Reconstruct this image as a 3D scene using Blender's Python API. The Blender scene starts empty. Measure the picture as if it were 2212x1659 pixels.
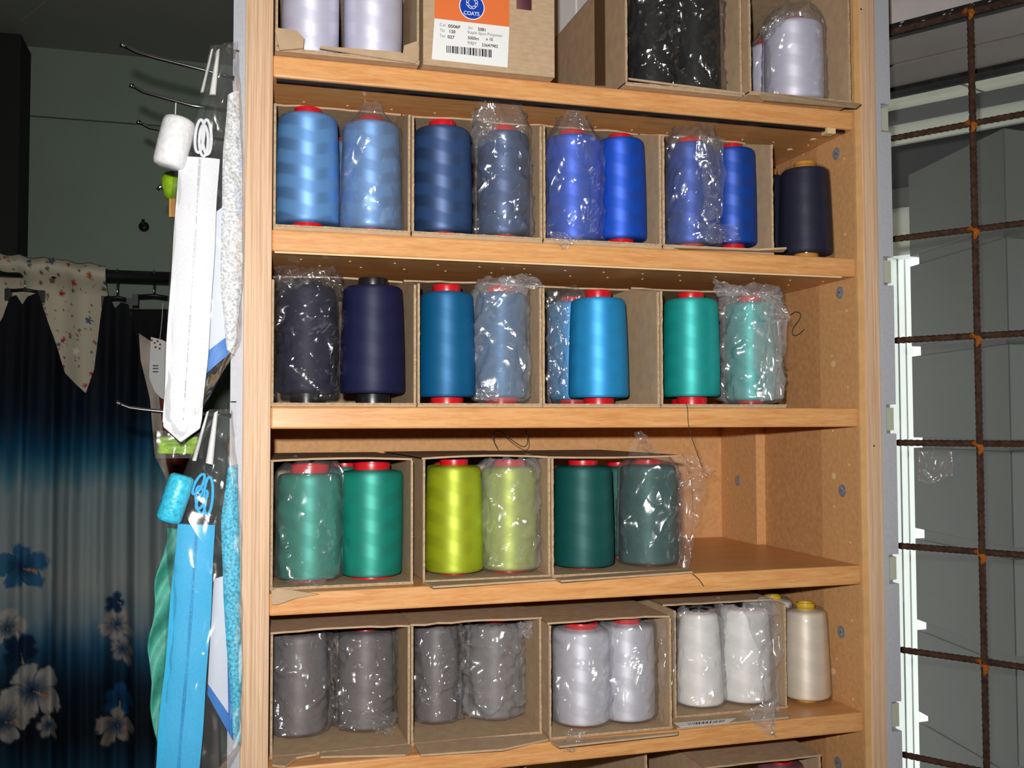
import bpy, math, random
from mathutils import Vector, Matrix, noise
sc = bpy.context.scene
col = sc.collection
PI = math.pi

# ------------------------------------------------------------------ camera, world, flash, exposure
ZO = 1.5                                    # height of the third shelf above the floor
F = 2154.7                                  # focal length for a 2212 px wide frame
CAM = Vector((-0.04678, -1.05456, ZO - 0.01946))
YAW, PITCH, ROLL = -0.28184, 0.04098, 0.00267
RM = Matrix.Rotation(YAW, 3, 'Z') @ Matrix.Rotation(PITCH, 3, 'X') @ Matrix.Rotation(ROLL, 3, 'Y')
RIGHT, FWD, UP = RM.col[0].copy(), RM.col[1].copy(), RM.col[2].copy()
cd = bpy.data.cameras.new('camera'); cam = bpy.data.objects.new('camera', cd); col.objects.link(cam)
cd.sensor_width = 36.0; cd.lens = F / 2212 * 36.0; cd.clip_start = 0.05; cd.clip_end = 60
cam.matrix_world = Matrix.Translation(CAM) @ Matrix((RIGHT, UP, -FWD)).transposed().to_4x4()
sc.camera = cam

w = bpy.data.worlds.new('world'); sc.world = w; w.use_nodes = True
w.node_tree.nodes['Background'].inputs[0].default_value = (1.0, 1.0, 0.98, 1)
w.node_tree.nodes['Background'].inputs[1].default_value = 1.8

fl = bpy.data.lights.new('camera_flash_offscreen', 'SPOT'); flo = bpy.data.objects.new('camera_flash_offscreen', fl); col.objects.link(flo)
fl.energy = 61; fl.color = (1.0, 0.975, 0.94); fl.spot_size = math.radians(104); fl.spot_blend = 1.0; fl.shadow_soft_size = 0.009
flo.location = CAM + RIGHT * -0.022 + UP * 0.05
_aim = FWD.normalized()
flo.rotation_euler = _aim.to_track_quat('-Z', 'Y').to_euler()

sc.view_settings.view_transform = 'Standard'; sc.view_settings.look = 'None'
sc.view_settings.exposure = 0.0; sc.view_settings.gamma = 1.0; sc.view_settings.use_curve_mapping = False
sc.cycles.transparent_max_bounces = 24
sc.cycles.caustics_reflective = False; sc.cycles.caustics_refractive = False

# ------------------------------------------------------------------ helpers
def ray(px, py):
    return RIGHT * ((px - 1106) / F) + FWD - UP * ((py - 829.5) / F)
def atY(px, py, Y):
    d = ray(px, py); return CAM + d * ((Y - CAM.y) / d.y)
def atX(px, py, X):
    d = ray(px, py); return CAM + d * ((X - CAM.x) / d.x)
def atZ(px, py, Z):
    d = ray(px, py); return CAM + d * ((Z - CAM.z) / d.z)
def dep(p): return (Vector(p) - CAM).dot(FWD)
def atD(px, py, D): return CAM + ray(px, py) * D
P0 = Vector((0.964, 0.098, 0)); UD = Vector((0.548, -0.8365, 0)); ND = Vector((0.8365, 0.548, 0))
def atN(px, py, n):
    d = ray(px, py); return CAM + d * ((n - (CAM - P0).dot(ND)) / d.dot(ND))
def unz(p): q = p - P0; return q.dot(UD), q.dot(ND), p.z
def fr(u, n, z): return P0 + UD * u + ND * n + Vector((0, 0, z))

def lin(c):
    return tuple(((v / 255) / 12.92 if v / 255 <= 0.04045 else ((v / 255 + 0.055) / 1.055) ** 2.4) for v in c)

class MB:
    def __init__(s): s.v = []; s.f = []; s.c = None
    def add(s, vs, fs):
        b = len(s.v); s.v += [Vector(p) for p in vs]; s.f += [tuple(i + b for i in q) for q in fs]; return s
    def hexa(s, p):       # 8 points: bottom ring of 4, top ring of 4
        return s.add(p, [(3, 2, 1, 0), (4, 5, 6, 7), (0, 1, 5, 4), (1, 2, 6, 5), (2, 3, 7, 6), (3, 0, 4, 7)])
    def box(s, x0, x1, y0, y1, z0, z1):
        return s.hexa([(x0, y0, z0), (x1, y0, z0), (x1, y1, z0), (x0, y1, z0), (x0, y0, z1), (x1, y0, z1), (x1, y1, z1), (x0, y1, z1)])
    def fbox(s, u0, u1, n0, n1, z0, z1):   # box in the frame of the window wall
        return s.hexa([fr(u0, n0, z0), fr(u1, n0, z0), fr(u1, n1, z0), fr(u0, n1, z0), fr(u0, n0, z1), fr(u1, n0, z1), fr(u1, n1, z1), fr(u0, n1, z1)])
    def prism(s, poly, d):                 # polygon points (3d) extruded by vector d
        n = len(poly); d = Vector(d)
        return s.add([Vector(p) for p in poly] + [Vector(p) + d for p in poly],
                     [tuple(range(n - 1, -1, -1)), tuple(range(n, 2 * n))] + [(i, (i + 1) % n, n + (i + 1) % n, n + i) for i in range(n)])
    def tube(s, pts, r, n=10, cap=True):
        pts = [Vector(p) for p in pts]; rs = r if isinstance(r, (list, tuple)) else [r] * len(pts)
        b = len(s.v); up = None
        for i, p in enumerate(pts):
            t = (pts[min(i + 1, len(pts) - 1)] - pts[max(i - 1, 0)]).normalized()
            if up is None: up = Vector((0, 0, 1)) if abs(t.z) < 0.9 else Vector((1, 0, 0))
            a = t.cross(up).normalized(); up = a.cross(t).normalized()
            s.v += [p + a * (rs[i] * math.cos(k * 2 * PI / n)) + up * (rs[i] * math.sin(k * 2 * PI / n)) for k in range(n)]
        m = len(pts)
        for i in range(m - 1):
            for k in range(n):
                k2 = (k + 1) % n; s.f.append((b + i * n + k, b + i * n + k2, b + (i + 1) * n + k2, b + (i + 1) * n + k))
        if cap:
            s.f.append(tuple(b + k for k in range(n - 1, -1, -1))); s.f.append(tuple(b + (m - 1) * n + k for k in range(n)))
        return s
    def lathe(s, prof, n=40, c=(0, 0, 0), close=False):
        c = Vector(c); b = len(s.v); m = len(prof)
        for r, z in prof:
            s.v += [c + Vector((r * math.cos(k * 2 * PI / n), r * math.sin(k * 2 * PI / n), z)) for k in range(n)]
        for i in range(m if close else m - 1):
            j = (i + 1) % m
            for k in range(n):
                k2 = (k + 1) % n; s.f.append((b + i * n + k, b + i * n + k2, b + j * n + k2, b + j * n + k))
        return s
    def grid(s, fn, nu, nv):
        b = len(s.v)
        s.v += [Vector(fn(i / nu, j / nv)) for j in range(nv + 1) for i in range(nu + 1)]
        for j in range(nv):
            for i in range(nu):
                a = b + j * (nu + 1) + i; s.f.append((a, a + 1, a + nu + 2, a + nu + 1))
        return s
    def disc(s, c, ax, r, t, n=20):        # short cylinder from c along ax
        ax = Vector(ax).normalized(); return s.tube([Vector(c), Vector(c) + ax * t], r, n)
    def build(s, name, mat, parent=None, smooth=False, bevel=0, solid=0, kind=None, auto=False):
        o0 = Vector(parent['_o']) if parent is not None else Vector((0, 0, 0))
        me = bpy.data.meshes.new(name); me.from_pydata([tuple(p - o0) for p in s.v], [], s.f)
        me.validate(); me.materials.append(MAT[mat] if isinstance(mat, str) else mat)
        if s.c:
            a = me.color_attributes.new('print', 'FLOAT_COLOR', 'POINT')
            for i, c in enumerate(s.c): a.data[i].color = (*c, 1)
        if smooth:
            for p in me.polygons: p.use_smooth = True
            if auto: me.set_sharp_from_angle(angle=math.radians(38))
        o = bpy.data.objects.new(name, me); col.objects.link(o)
        if parent is not None: o.parent = parent; o['_o'] = tuple(o0)
        else: o['_o'] = (0.0, 0.0, 0.0)
        if bevel:
            m = o.modifiers.new('bevel', 'BEVEL'); m.width = bevel; m.segments = 2; m.limit_method = 'ANGLE'
        if solid:
            m = o.modifiers.new('solidify', 'SOLIDIFY'); m.thickness = solid; m.offset = 0
        if kind: o['kind'] = kind
        return o

def thing(name, label, cat, loc, group=None):
    o = bpy.data.objects.new(name, None); col.objects.link(o); o.location = loc; o.empty_display_size = 0.02
    o['label'] = label; o['category'] = cat; o['_o'] = tuple(loc)
    if group: o['group'] = group
    return o
def tag(o, label, cat, group=None):
    o['label'] = label; o['category'] = cat
    if group: o['group'] = group
    return o
def struct(o): o['kind'] = 'structure'; return o

# ------------------------------------------------------------------ materials
MAT = {}
class NT:
    def __init__(s, name):
        s.m = bpy.data.materials.new(name); s.m.use_nodes = True; s.t = s.m.node_tree; s.b = s.t.nodes['Principled BSDF']
        s.out = s.t.nodes['Material Output']; MAT[name] = s.m
    def n(s, typ, **kw):
        x = s.t.nodes.new(typ)
        for k, v in kw.items():
            if k.startswith('i_'):
                key = k[2:]; x.inputs[int(key) if key.isdigit() else key].default_value = v
            else: setattr(x, k, v)
        return x
    def l(s, a, b): s.t.links.new(a, b)
    def math(s, op, a, b=None, c=None):
        x = s.n('ShaderNodeMath', operation=op)
        for i, v in enumerate((a, b, c)):
            if v is None: continue
            if isinstance(v, (int, float)): x.inputs[i].default_value = v
            else: s.l(v, x.inputs[i])
        return x.outputs[0]
    def mix(s, fac, a, b):
        x = s.n('ShaderNodeMix', data_type='RGBA')
        s.l(fac, x.inputs[0])
        for i, v in ((6, a), (7, b)):
            if isinstance(v, tuple): x.inputs[i].default_value = (*v, 1)
            else: s.l(v, x.inputs[i])
        return x.outputs[2]
def plain(name, c, rough=0.6, spec=0.3, metal=0.0, scale=0, amt=0.15, stretch=(1, 1, 1), bump=0.0, detail=3):
    k = NT(name); b = k.b; c = lin(c)
    b.inputs['Roughness'].default_value = rough; b.inputs['Metallic'].default_value = metal; b.inputs['Specular IOR Level'].default_value = spec
    b.inputs['Base Color'].default_value = (*c, 1)
    if scale:
        tc = k.n('ShaderNodeTexCoord'); mp = k.n('ShaderNodeMapping'); mp.inputs['Scale'].default_value = stretch
        k.l(tc.outputs['Object'], mp.inputs['Vector'])
        nz = k.n('ShaderNodeTexNoise', i_Scale=scale, i_Detail=detail); k.l(mp.outputs[0], nz.inputs['Vector'])
        fac = k.n('ShaderNodeMapRange', i_1=0.3, i_2=0.7); k.l(nz.outputs[0], fac.inputs[0])
        k.l(k.mix(fac.outputs[0], tuple(v * (1 - amt) for v in c), tuple(min(1, v * (1 + amt)) for v in c)), b.inputs['Base Color'])
        if bump:
            bp = k.n('ShaderNodeBump', i_Strength=bump, i_Distance=0.002); k.l(nz.outputs[0], bp.inputs['Height']); k.l(bp.outputs[0], b.inputs['Normal'])
    return k
def wood(name, c1, c2, stretch, scale, rough, fine=True):
    k = NT(name); b = k.b; b.inputs['Roughness'].default_value = rough; b.inputs['Specular IOR Level'].default_value = 0.35
    tc = k.n('ShaderNodeTexCoord'); mp = k.n('ShaderNodeMapping'); mp.inputs['Scale'].default_value = stretch
    k.l(tc.outputs['Object'], mp.inputs['Vector'])
    n1 = k.n('ShaderNodeTexNoise', i_Scale=scale, i_Detail=5, i_Distortion=0.6); k.l(mp.outputs[0], n1.inputs['Vector'])
    n2 = k.n('ShaderNodeTexNoise', i_Scale=scale * 5, i_Detail=2); k.l(mp.outputs[0], n2.inputs['Vector'])
    a = k.math('MULTIPLY_ADD', n1.outputs[0], 0.65, k.math('MULTIPLY', n2.outputs[0], 0.35))
    r = k.n('ShaderNodeMapRange', i_1=0.36, i_2=0.62); k.l(a, r.inputs[0])
    k.l(k.mix(r.outputs[0], lin(c1), lin(c2)), b.inputs['Base Color'])
    bp = k.n('ShaderNodeBump', i_Strength=0.15, i_Distance=0.001); k.l(a, bp.inputs['Height']); k.l(bp.outputs[0], b.inputs['Normal'])
wood('beech', (202, 138, 80), (221, 166, 108), (1.2, 14, 14), 14, 0.38)
wood('oak', (188, 148, 114), (224, 190, 158), (120, 120, 1.2), 5, 0.55)
plain('mdf', (192, 142, 94), 0.6, 0.25, scale=160, amt=0.13)
plain('mdf_light', (208, 158, 106), 0.6, 0.25, scale=160, amt=0.10)
plain('edge_tan', (214, 166, 112), 0.5, scale=60, amt=0.08)
plain('cream_dot', (226, 196, 150), 0.5)
plain('cardboard', (184, 157, 127), 0.8, 0.1, scale=90, amt=0.10, stretch=(1, 1, 3))
plain('cardboard_inner', (184, 157, 127), 0.85, 0.1, scale=70, amt=0.09)
plain('cardboard_edge', (186, 160, 128), 0.85, 0.1, scale=300, amt=0.25)
plain('packing_tape', (98, 74, 54), 0.25, 0.4)
plain('red_plastic', (200, 22, 34), 0.32, 0.5)
plain('black_plastic', (22, 22, 24), 0.32, 0.5)
plain('amber_plastic', (200, 138, 60), 0.3, 0.5)
plain('yellow_plastic', (206, 168, 46), 0.3, 0.5)
plain('grey_paint', (176, 177, 184), 0.5, 0.4, scale=220, amt=0.05)
plain('slot_beige', (178, 180, 162), 0.5)
plain('chrome', (225, 225, 230), 0.12, 0.5, metal=1.0)
plain('zinc', (146, 148, 152), 0.45, 0.5, metal=0.25, scale=200, amt=0.2)
plain('label_white', (232, 232, 230), 0.45)
plain('label_orange', (226, 116, 62), 0.45)
plain('logo_blue', (20, 62, 170), 0.45)
plain('print_grey', (96, 96, 108), 0.6)
plain('print_black', (38, 38, 48), 0.6)
plain('wall_green', (128, 142, 128), 0.8, 0.2, scale=5, amt=0.05)
plain('ceiling_board', (142, 146, 138), 0.85, 0.1, scale=4, amt=0.05)
plain('pillar_dark', (34, 34, 34), 0.8)
plain('floor_lino', (120, 112, 104), 0.6, scale=8, amt=0.12)
plain('plaster', (196, 192, 192), 0.8, 0.1, scale=20, amt=0.05)
plain('laminate_grey', (192, 193, 193), 0.6)
plain('strip_black', (30, 30, 30), 0.7, scale=60, amt=0.6)
plain('paint_fleck', (190, 196, 196), 0.7)
plain('soffit_grey', (132, 126, 122), 0.7, scale=12, amt=0.06)
plain('soffit_cream', (236, 236, 216), 0.7, scale=12, amt=0.04)
plain('beam_grey', (112, 112, 116), 0.6)
plain('band_white', (226, 228, 218), 0.6)
plain('panel_dark', (84, 84, 88), 0.7)
plain('pvc_white', (232, 238, 232), 0.35)
plain('pvc_seal', (90, 108, 108), 0.6)
plain('rack_grey', (104, 106, 103), 0.55, 0.3, scale=3, amt=0.05)
plain('rack_lip', (104, 106, 103), 0.55)
plain('rust', (72, 52, 43), 0.85, 0.15, scale=120, amt=0.4, bump=0.4)
plain('weld_rust', (170, 98, 36), 0.85, 0.1, scale=400, amt=0.4)
plain('thread_dark', (38, 52, 46), 0.7)
plain('white_tape', (226, 228, 232), 0.6, 0.3, scale=700, amt=0.06)
plain('white_teeth', (224, 226, 230), 0.5)
plain('blue_tape', (58, 176, 226), 0.6, 0.3, scale=700, amt=0.08)
plain('blue_teeth', (46, 160, 212), 0.5)
plain('white_lace', (214, 216, 218), 0.5, 0.4, scale=420, amt=0.4, bump=0.5)
plain('blue_lace', (70, 180, 214), 0.5, 0.4, scale=330, amt=0.55, bump=0.6)
plain('white_satin', (228, 228, 230), 0.4, 0.5, scale=240, amt=0.08, bump=0.3)
plain('blue_satin', (60, 190, 222), 0.35, 0.5, scale=240, amt=0.25, bump=0.4)
plain('card_white', (206, 212, 222), 0.5)
plain('card_blue', (52, 120, 196), 0.5)
plain('strap_white', (226, 226, 222), 0.5)
plain('lime_satin', (140, 180, 34), 0.4, scale=60, amt=0.3)
plain('green_ribbon', (70, 160, 140), 0.5, scale=90, amt=0.2)
plain('cloth_black', (16, 15, 16), 0.9)
plain('cloth_brick', (128, 62, 52), 0.9, scale=30, amt=0.4)
plain('cloth_pale', (190, 178, 166), 0.9, scale=20, amt=0.15)
plain('metal_black', (26, 26, 28), 0.4, 0.4)
plain('mauve', (150, 92, 104), 0.4, scale=60, amt=0.3)
k = NT('printed_cloth'); a = k.n('ShaderNodeAttribute', attribute_name='print'); k.l(a.outputs['Color'], k.b.inputs['Base Color'])
k.b.inputs['Roughness'].default_value = 0.75; k.b.inputs['Specular IOR Level'].default_value = 0.2

def plastic(name, milky, gloss, rough, scale, strength=0.8, tint=(0.985, 0.985, 0.99)):
    k = NT(name); t = k.t
    tr = k.n('ShaderNodeBsdfTransparent'); tr.inputs[0].default_value = (*tint, 1)
    df = k.n('ShaderNodeBsdfDiffuse'); df.inputs[0].default_value = (0.85, 0.85, 0.88, 1)
    gl = k.n('ShaderNodeBsdfGlossy'); gl.inputs['Roughness'].default_value = rough; gl.inputs[0].default_value = (1, 1, 1, 1)
    tc = k.n('ShaderNodeTexCoord')
    mp = k.n('ShaderNodeMapping'); mp.inputs['Scale'].default_value = (1, 1, 0.55); mp.inputs['Rotation'].default_value = (0.5, 0.3, 0.2); k.l(tc.outputs['Object'], mp.inputs[0])
    def crease(sc_, w, off, tilt):
        mo = k.n('ShaderNodeMapping'); mo.vector_type = 'TEXTURE'; mo.inputs['Location'].default_value = (off, off * 2, off * 3); mo.inputs['Scale'].default_value = (0.75, 0.75, 2.6); mo.inputs['Rotation'].default_value = (0.25 * tilt, tilt, 0.0); k.l(tc.outputs['Object'], mo.inputs[0])
        n1 = k.n('ShaderNodeTexNoise', i_Scale=sc_, i_Detail=0.6, i_Distortion=0.5); k.l(mo.outputs[0], n1.inputs['Vector'])
        return k.math('MAXIMUM', 0.0, k.math('SUBTRACT', 1.0, k.math('MULTIPLY', k.math('ABSOLUTE', k.math('SUBTRACT', n1.outputs[0], 0.5)), w)))
    n2 = k.n('ShaderNodeTexNoise', i_Scale=scale * 0.8, i_Detail=1.0, i_Distortion=0.8); k.l(mp.outputs[0], n2.inputs['Vector'])
    h = k.math('ADD', k.math('ADD', crease(scale * 0.8, 9.0, 0.7, 0.55), crease(scale * 1.1, 8.0, 1.9, -0.75)), k.math('MULTIPLY', n2.outputs[0], 1.1))
    bp = k.n('ShaderNodeBump', i_Strength=strength, i_Distance=0.0085); k.l(h, bp.inputs['Height'])
    k.l(bp.outputs[0], gl.inputs['Normal'])
    m1 = k.n('ShaderNodeMixShader'); m1.inputs[0].default_value = milky; k.l(tr.outputs[0], m1.inputs[1]); k.l(df.outputs[0], m1.inputs[2])
    lw = k.n('ShaderNodeLayerWeight'); lw.inputs[0].default_value = 0.2
    fac = k.math('MINIMUM', 0.3, k.math('MULTIPLY_ADD', lw.outputs['Fresnel'], 0.22, gloss))
    m2 = k.n('ShaderNodeMixShader'); k.l(fac, m2.inputs[0]); k.l(m1.outputs[0], m2.inputs[1]); k.l(gl.outputs[0], m2.inputs[2])
    k.l(m2.outputs[0], k.out.inputs[0])
plastic('clear_film', 0.06, 0.085, 0.2, 12, 1.0)
plastic('milky_film', 0.14, 0.10, 0.22, 14, 1.0)
plastic('dark_film', 0.02, 0.085, 0.2, 13, 1.0)
plastic('sleeve_film', 0.01, 0.02, 0.12, 9, 0.25)
plastic('bag_film', 0.025, 0.03, 0.15, 16, 0.35)
def glassmat():
    k = NT('window_glass'); tr = k.n('ShaderNodeBsdfTransparent'); tr.inputs[0].default_value = (0.93, 0.95, 0.95, 1)
    gl = k.n('ShaderNodeBsdfGlossy'); gl.inputs['Roughness'].default_value = 0.02
    lw = k.n('ShaderNodeLayerWeight'); lw.inputs[0].default_value = 0.2
    m = k.n('ShaderNodeMixShader'); k.l(k.math('MULTIPLY', lw.outputs['Fresnel'], 0.6), m.inputs[0]); k.l(tr.outputs[0], m.inputs[1]); k.l(gl.outputs[0], m.inputs[2])
    k.l(m.outputs[0], k.out.inputs[0])
glassmat()

def thread_mat(key, c, band=0.0135, amt=0.16, rough=0.6, spec=0.15, sheen=0.5):
    """Wound thread: fine rings and criss-cross bands of the winding."""
    k = NT('thread_' + key); b = k.b; c = lin(c)
    b.inputs['Roughness'].default_value = rough; b.inputs['Specular IOR Level'].default_value = spec
    tc = k.n('ShaderNodeTexCoord'); sp = k.n('ShaderNodeSeparateXYZ'); k.l(tc.outputs['Object'], sp.inputs[0])
    ang = k.math('DIVIDE', k.math('ARCTAN2', sp.outputs[1], sp.outputs[0]), 2 * PI)
    nz = k.n('ShaderNodeTexNoise', i_Scale=26, i_Detail=1); k.l(tc.outputs['Object'], nz.inputs['Vector'])
    a1 = k.math('PINGPONG', k.math('MULTIPLY_ADD', nz.outputs[0], 0.25, k.math('MULTIPLY', ang, 2.6)), 0.5)
    u = k.math('ADD', k.math('DIVIDE', sp.outputs[2], band), k.math('MULTIPLY', a1, 1.7))
    fr_ = k.math('PINGPONG', u, 1.0)
    sm = k.n('ShaderNodeMapRange', i_1=0.32, i_2=0.68, interpolation_type='SMOOTHSTEP'); k.l(fr_, sm.inputs[0])
    mp = k.n('ShaderNodeMapping'); mp.inputs['Scale'].default_value = (22, 22, 900); k.l(tc.outputs['Object'], mp.inputs[0])
    fn = k.n('ShaderNodeTexNoise', i_Scale=1.6, i_Detail=2); k.l(mp.outputs[0], fn.inputs['Vector'])
    f2 = k.math('MULTIPLY_ADD', k.math('SUBTRACT', fn.outputs[0], 0.5), 0.9, sm.outputs[0])
    k.l(k.mix(f2, tuple(v * (1 - amt * 0.6) * 0.94 for v in c), tuple(min(0.97, v * (1 + amt * 0.5)) for v in c)), b.inputs['Base Color'])
    bp = k.n('ShaderNodeBump', i_Strength=0.35, i_Distance=0.0006); k.l(fn.outputs[0], bp.inputs['Height']); k.l(bp.outputs[0], b.inputs['Normal'])
    gl = k.n('ShaderNodeBsdfAnisotropic', i_Roughness=0.60, i_Anisotropy=0.36, i_Rotation=0.0)
    tg = k.n('ShaderNodeTangent', direction_type='RADIAL', axis='Z'); k.l(tg.outputs[0], gl.inputs['Tangent'])
    hi = tuple(min(1, v * 1.15 + 0.11) for v in c); gl.inputs[0].default_value = (*hi, 1)
    mx = k.n('ShaderNodeMixShader'); k.l(k.math('MULTIPLY_ADD', sm.outputs[0], sheen * min(0.9, amt * 4.5), sheen * (1 - min(0.45, amt * 2.2))), mx.inputs[0])
    k.l(b.outputs[0], mx.inputs[1]); k.l(gl.outputs[0], mx.inputs[2]); k.l(mx.outputs[0], k.out.inputs[0])
TH = dict(lavender=(220, 218, 242), black=(10, 10, 11), lightblue=(104, 156, 214), slate=(50, 80, 128), royal=(10, 84, 206), blue=(8, 72, 172),
          navycone=(22, 25, 52), ink=(24, 24, 46), navy=(26, 28, 66), teal=(0, 96, 146), sky=(34, 156, 222), turquoise=(20, 170, 166), green=(12, 146, 128),
          lime=(168, 184, 26), darkgreen=(14, 82, 78), grey=(108, 103, 104), silver=(206, 206, 216), white=(250, 249, 244), cream=(222, 212, 194), mauve=(150, 92, 104))
for kk, vv in TH.items():
    thread_mat(kk, vv, amt=dict(lavender=0.12, silver=0.14, white=0.03, cream=0.04, lightblue=0.2, slate=0.2, royal=0.12, blue=0.14, green=0.1, lime=0.1).get(kk, 0.06),
               sheen=dict(black=0.06, ink=0.08, navy=0.2, navycone=0.2, darkgreen=0.26, teal=0.36, grey=0.3, white=0.12, cream=0.3, silver=0.35, lavender=0.35).get(kk, 0.48))

# ------------------------------------------------------------------ room shell
CEIL = ZO + 0.862; WB = 1.45
corners = [(-2.5, WB), (0.075, WB), (2.99, -3.0), (-2.5, -3.0)]
struct(MB().prism([(x, y, -0.02) for x, y in corners[::-1]], (0, 0, 0.02)).build('floor', 'floor_lino'))
cl = struct(MB().prism([(x, y, CEIL) for x, y in corners[::-1]], (0, 0, 0.05)).build('ceiling', 'ceiling_board'))
cj = MB()
a_, b_ = atD(48, 42, 2.4), atD(104, 0, 2.2)
def onceil(px, py):
    d = ray(px, py); return CAM + d * ((CEIL - 0.001 - CAM.z) / d.z)
cj.tube([onceil(46, 46), onceil(110, -6)], 0.004, 6).build('panel_joint', 'ceiling_board', cl)
wb = struct(MB().box(-2.5, 0.09, WB + 0.012, WB + 0.08, 0, CEIL).build('wall_back', 'wall_green'))
z1 = atY(160, 259, WB).z
MB().box(-2.5, 0.08, WB, WB + 0.012, 0, z1 - 0.003).build('wall_panel', 'wall_green', wb)
MB().box(-2.5, 0.08, WB, WB + 0.012, z1 + 0.003, CEIL).build('wall_panel', 'wall_green', wb)
struct(MB().box(-2.58, -2.5, -3, WB + 0.08, 0, CEIL).build('wall_left', 'wall_green'))
struct(MB().box(-2.58, 3.1, -3.08, -3, 0, CEIL).build('wall_front', 'plaster'))
xp = atY(38, 500, WB - 0.12).x
struct(MB().box(-1.1, xp, WB - 0.12, WB, 0, ZO + 0.9 - 0.055 + 0.0).build('trim_1', 'pillar_dark'))
xm = atY(311, 490, WB)
hk = MB(); hk.disc((xm.x, WB, xm.z), (0, -1, 0), 0.012, 0.004, 14)
hk.tube([(xm.x, WB - 0.004, xm.z + 0.004), (xm.x, WB - 0.02, xm.z), (xm.x, WB - 0.03, xm.z - 0.004), (xm.x, WB - 0.03, xm.z + 0.012)], 0.0035, 8)
tag(hk.build('wall_hook', 'metal_black', smooth=True), 'small black hook screwed to the plain green-grey wall', 'hook')

# ------------------------------------------------------------------ window wall on the right, in its own frame
zl = unz(atN(1925, 58, 0.015))[2]; zs = unz(atN(1925, 86, 0.015))[2]
U0, U1 = -0.35, 1.35
for u_a, u_b, z_a, z_b in ((-1.62, U0, 0, CEIL), (U1, 3.75, 0, CEIL), (U0, U1, 0, 0.35)):
    struct(MB().fbox(u_a, u_b, 0.015, 0.25, z_a, z_b).build('wall_right', 'soffit_grey'))
wr = struct(MB().fbox(U0, U1, 0.016, 0.25, zs + 0.001, CEIL).build('wall_right', 'soffit_grey'))
MB().fbox(U0, U1, 0.010, 0.016, zl, CEIL).build('lintel_face', 'plaster', wr)
ls = MB().fbox(U0, U1, 0.004, 0.016, zs, zl).build('lintel_strip', 'strip_black', wr)
random.seed(4)
pf = MB()
for i in range(46):
    uu = random.uniform(-0.12, 0.28); zz = random.uniform(zs + 0.003, zl - 0.002); ww = random.uniform(0.002, 0.008)
    pf.prism([fr(uu, 0.004, zz), fr(uu + ww, 0.004, zz + ww * .2), fr(uu + ww * .8, 0.004, zz + 0.0022), fr(uu + ww * .1, 0.004, zz + 0.0016)], -ND * 0.0004)
pf.build('paint_fleck', 'paint_fleck', ls, kind='stuff')
ym = unz(atN(1925, 140, 0.12))[1]
MB().fbox(U0, U1, 0.125, 0.131, zs - 0.002, zs + 0.002).build('soffit_ridge', 'soffit_grey', wr)
sp_ = atN(1922, 112, 0.06)
scr = MB().disc(fr(unz(atN(1925, 112, 0.05))[0], 0.05, unz(atN(1925, 112, 0.05))[2]), -ND, 0.006, 0.004, 12)
# window pane with dark head rail
wn = thing('window_1', '', '', fr(0.3, 0.26, 0.35)); del wn['label']; del wn['category']; struct(wn)
zh = unz(atN(1925, 205, 0.25))[2]
MB().fbox(U0, U1, 0.235, 0.275, zh, zs + 0.02).build('head_rail', 'strip_black', wn)
MB().fbox(U0, U1, 0.262, 0.266, 0.35, zh + 0.004).build('pane', 'window_glass', wn)
MB().fbox(U0, U1, 0.2, 0.3, 0.33, 0.352).build('sill', 'band_white', wn)
# covered passage beyond the glass
NO = 0.68
zc = unz(atN(1925, 246, NO))[2]
so = struct(MB().fbox(-1.2, 2.4, 0.27, NO + 0.1, zc, zc + 0.03).build('ceiling_passage', 'soffit_cream'))
for uu in (-0.16, -0.02, 0.12, 0.26):
    MB().prism([fr(uu - 0.1, 0.28, zc - 0.0005), fr(uu - 0.1 + 0.006, 0.28, zc - 0.0005), fr(uu + 0.006, NO, zc - 0.0005), fr(uu, NO, zc - 0.0005)], (0, 0, 0.002)).build('panel_joint', 'soffit_grey', so)
ow = thing('wall_outer', '', '', fr(0, NO, 0)); del ow['label']; del ow['category']; struct(ow)
def zN(py): return unz(atN(1925, py, NO))[2]
for nm, ya, yb, mt, n0 in (('beam', 240, 276, 'beam_grey', -0.02), ('white_rail', 276, 318, 'band_white', -0.012), ('dark_panel', 318, 412, 'panel_dark', 0.0), ('grey_rail', 412, 452, 'beam_grey', -0.01), ('white_panel', 452, 545, 'band_white', 0.0)):
    MB().fbox(-1.2, 2.0, NO + n0, NO + 0.06, zN(yb), zN(ya)).build(nm, mt, ow)
# white window frame with the bright gap
w2 = thing('window_2', '', '', fr(0, NO, 0)); del w2['label']; del w2['category']; struct(w2)
uA = unz(atN(1925, 900, NO))[0]; uB = unz(atN(1953, 900, NO))[0]; du = uB - uA
st = 0.040
for i in range(3):                        # stepped white reveal, lit from outside
    MB().fbox(uA - du * 3, uA + du * (0.18 + 0.07 * i), NO + st * i - (0.02 if i == 0 else 0), NO + st * (i + 1) - 0.004, 0.2, zN(545)).build('frame_jamb', 'pvc_white', w2)
    MB().fbox(uA - du * 3, uA + du * (0.18 + 0.07 * i) - 0.001, NO + st * (i + 1) - 0.004, NO + st * (i + 1), 0.2, zN(545)).build('seal', 'pvc_seal', w2)
MB().fbox(uA + du * 0.3, uA + du * 3.2, NO - 0.012, NO + 0.05, zN(556), zN(543)).build('frame_head', 'pvc_white', w2)

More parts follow.
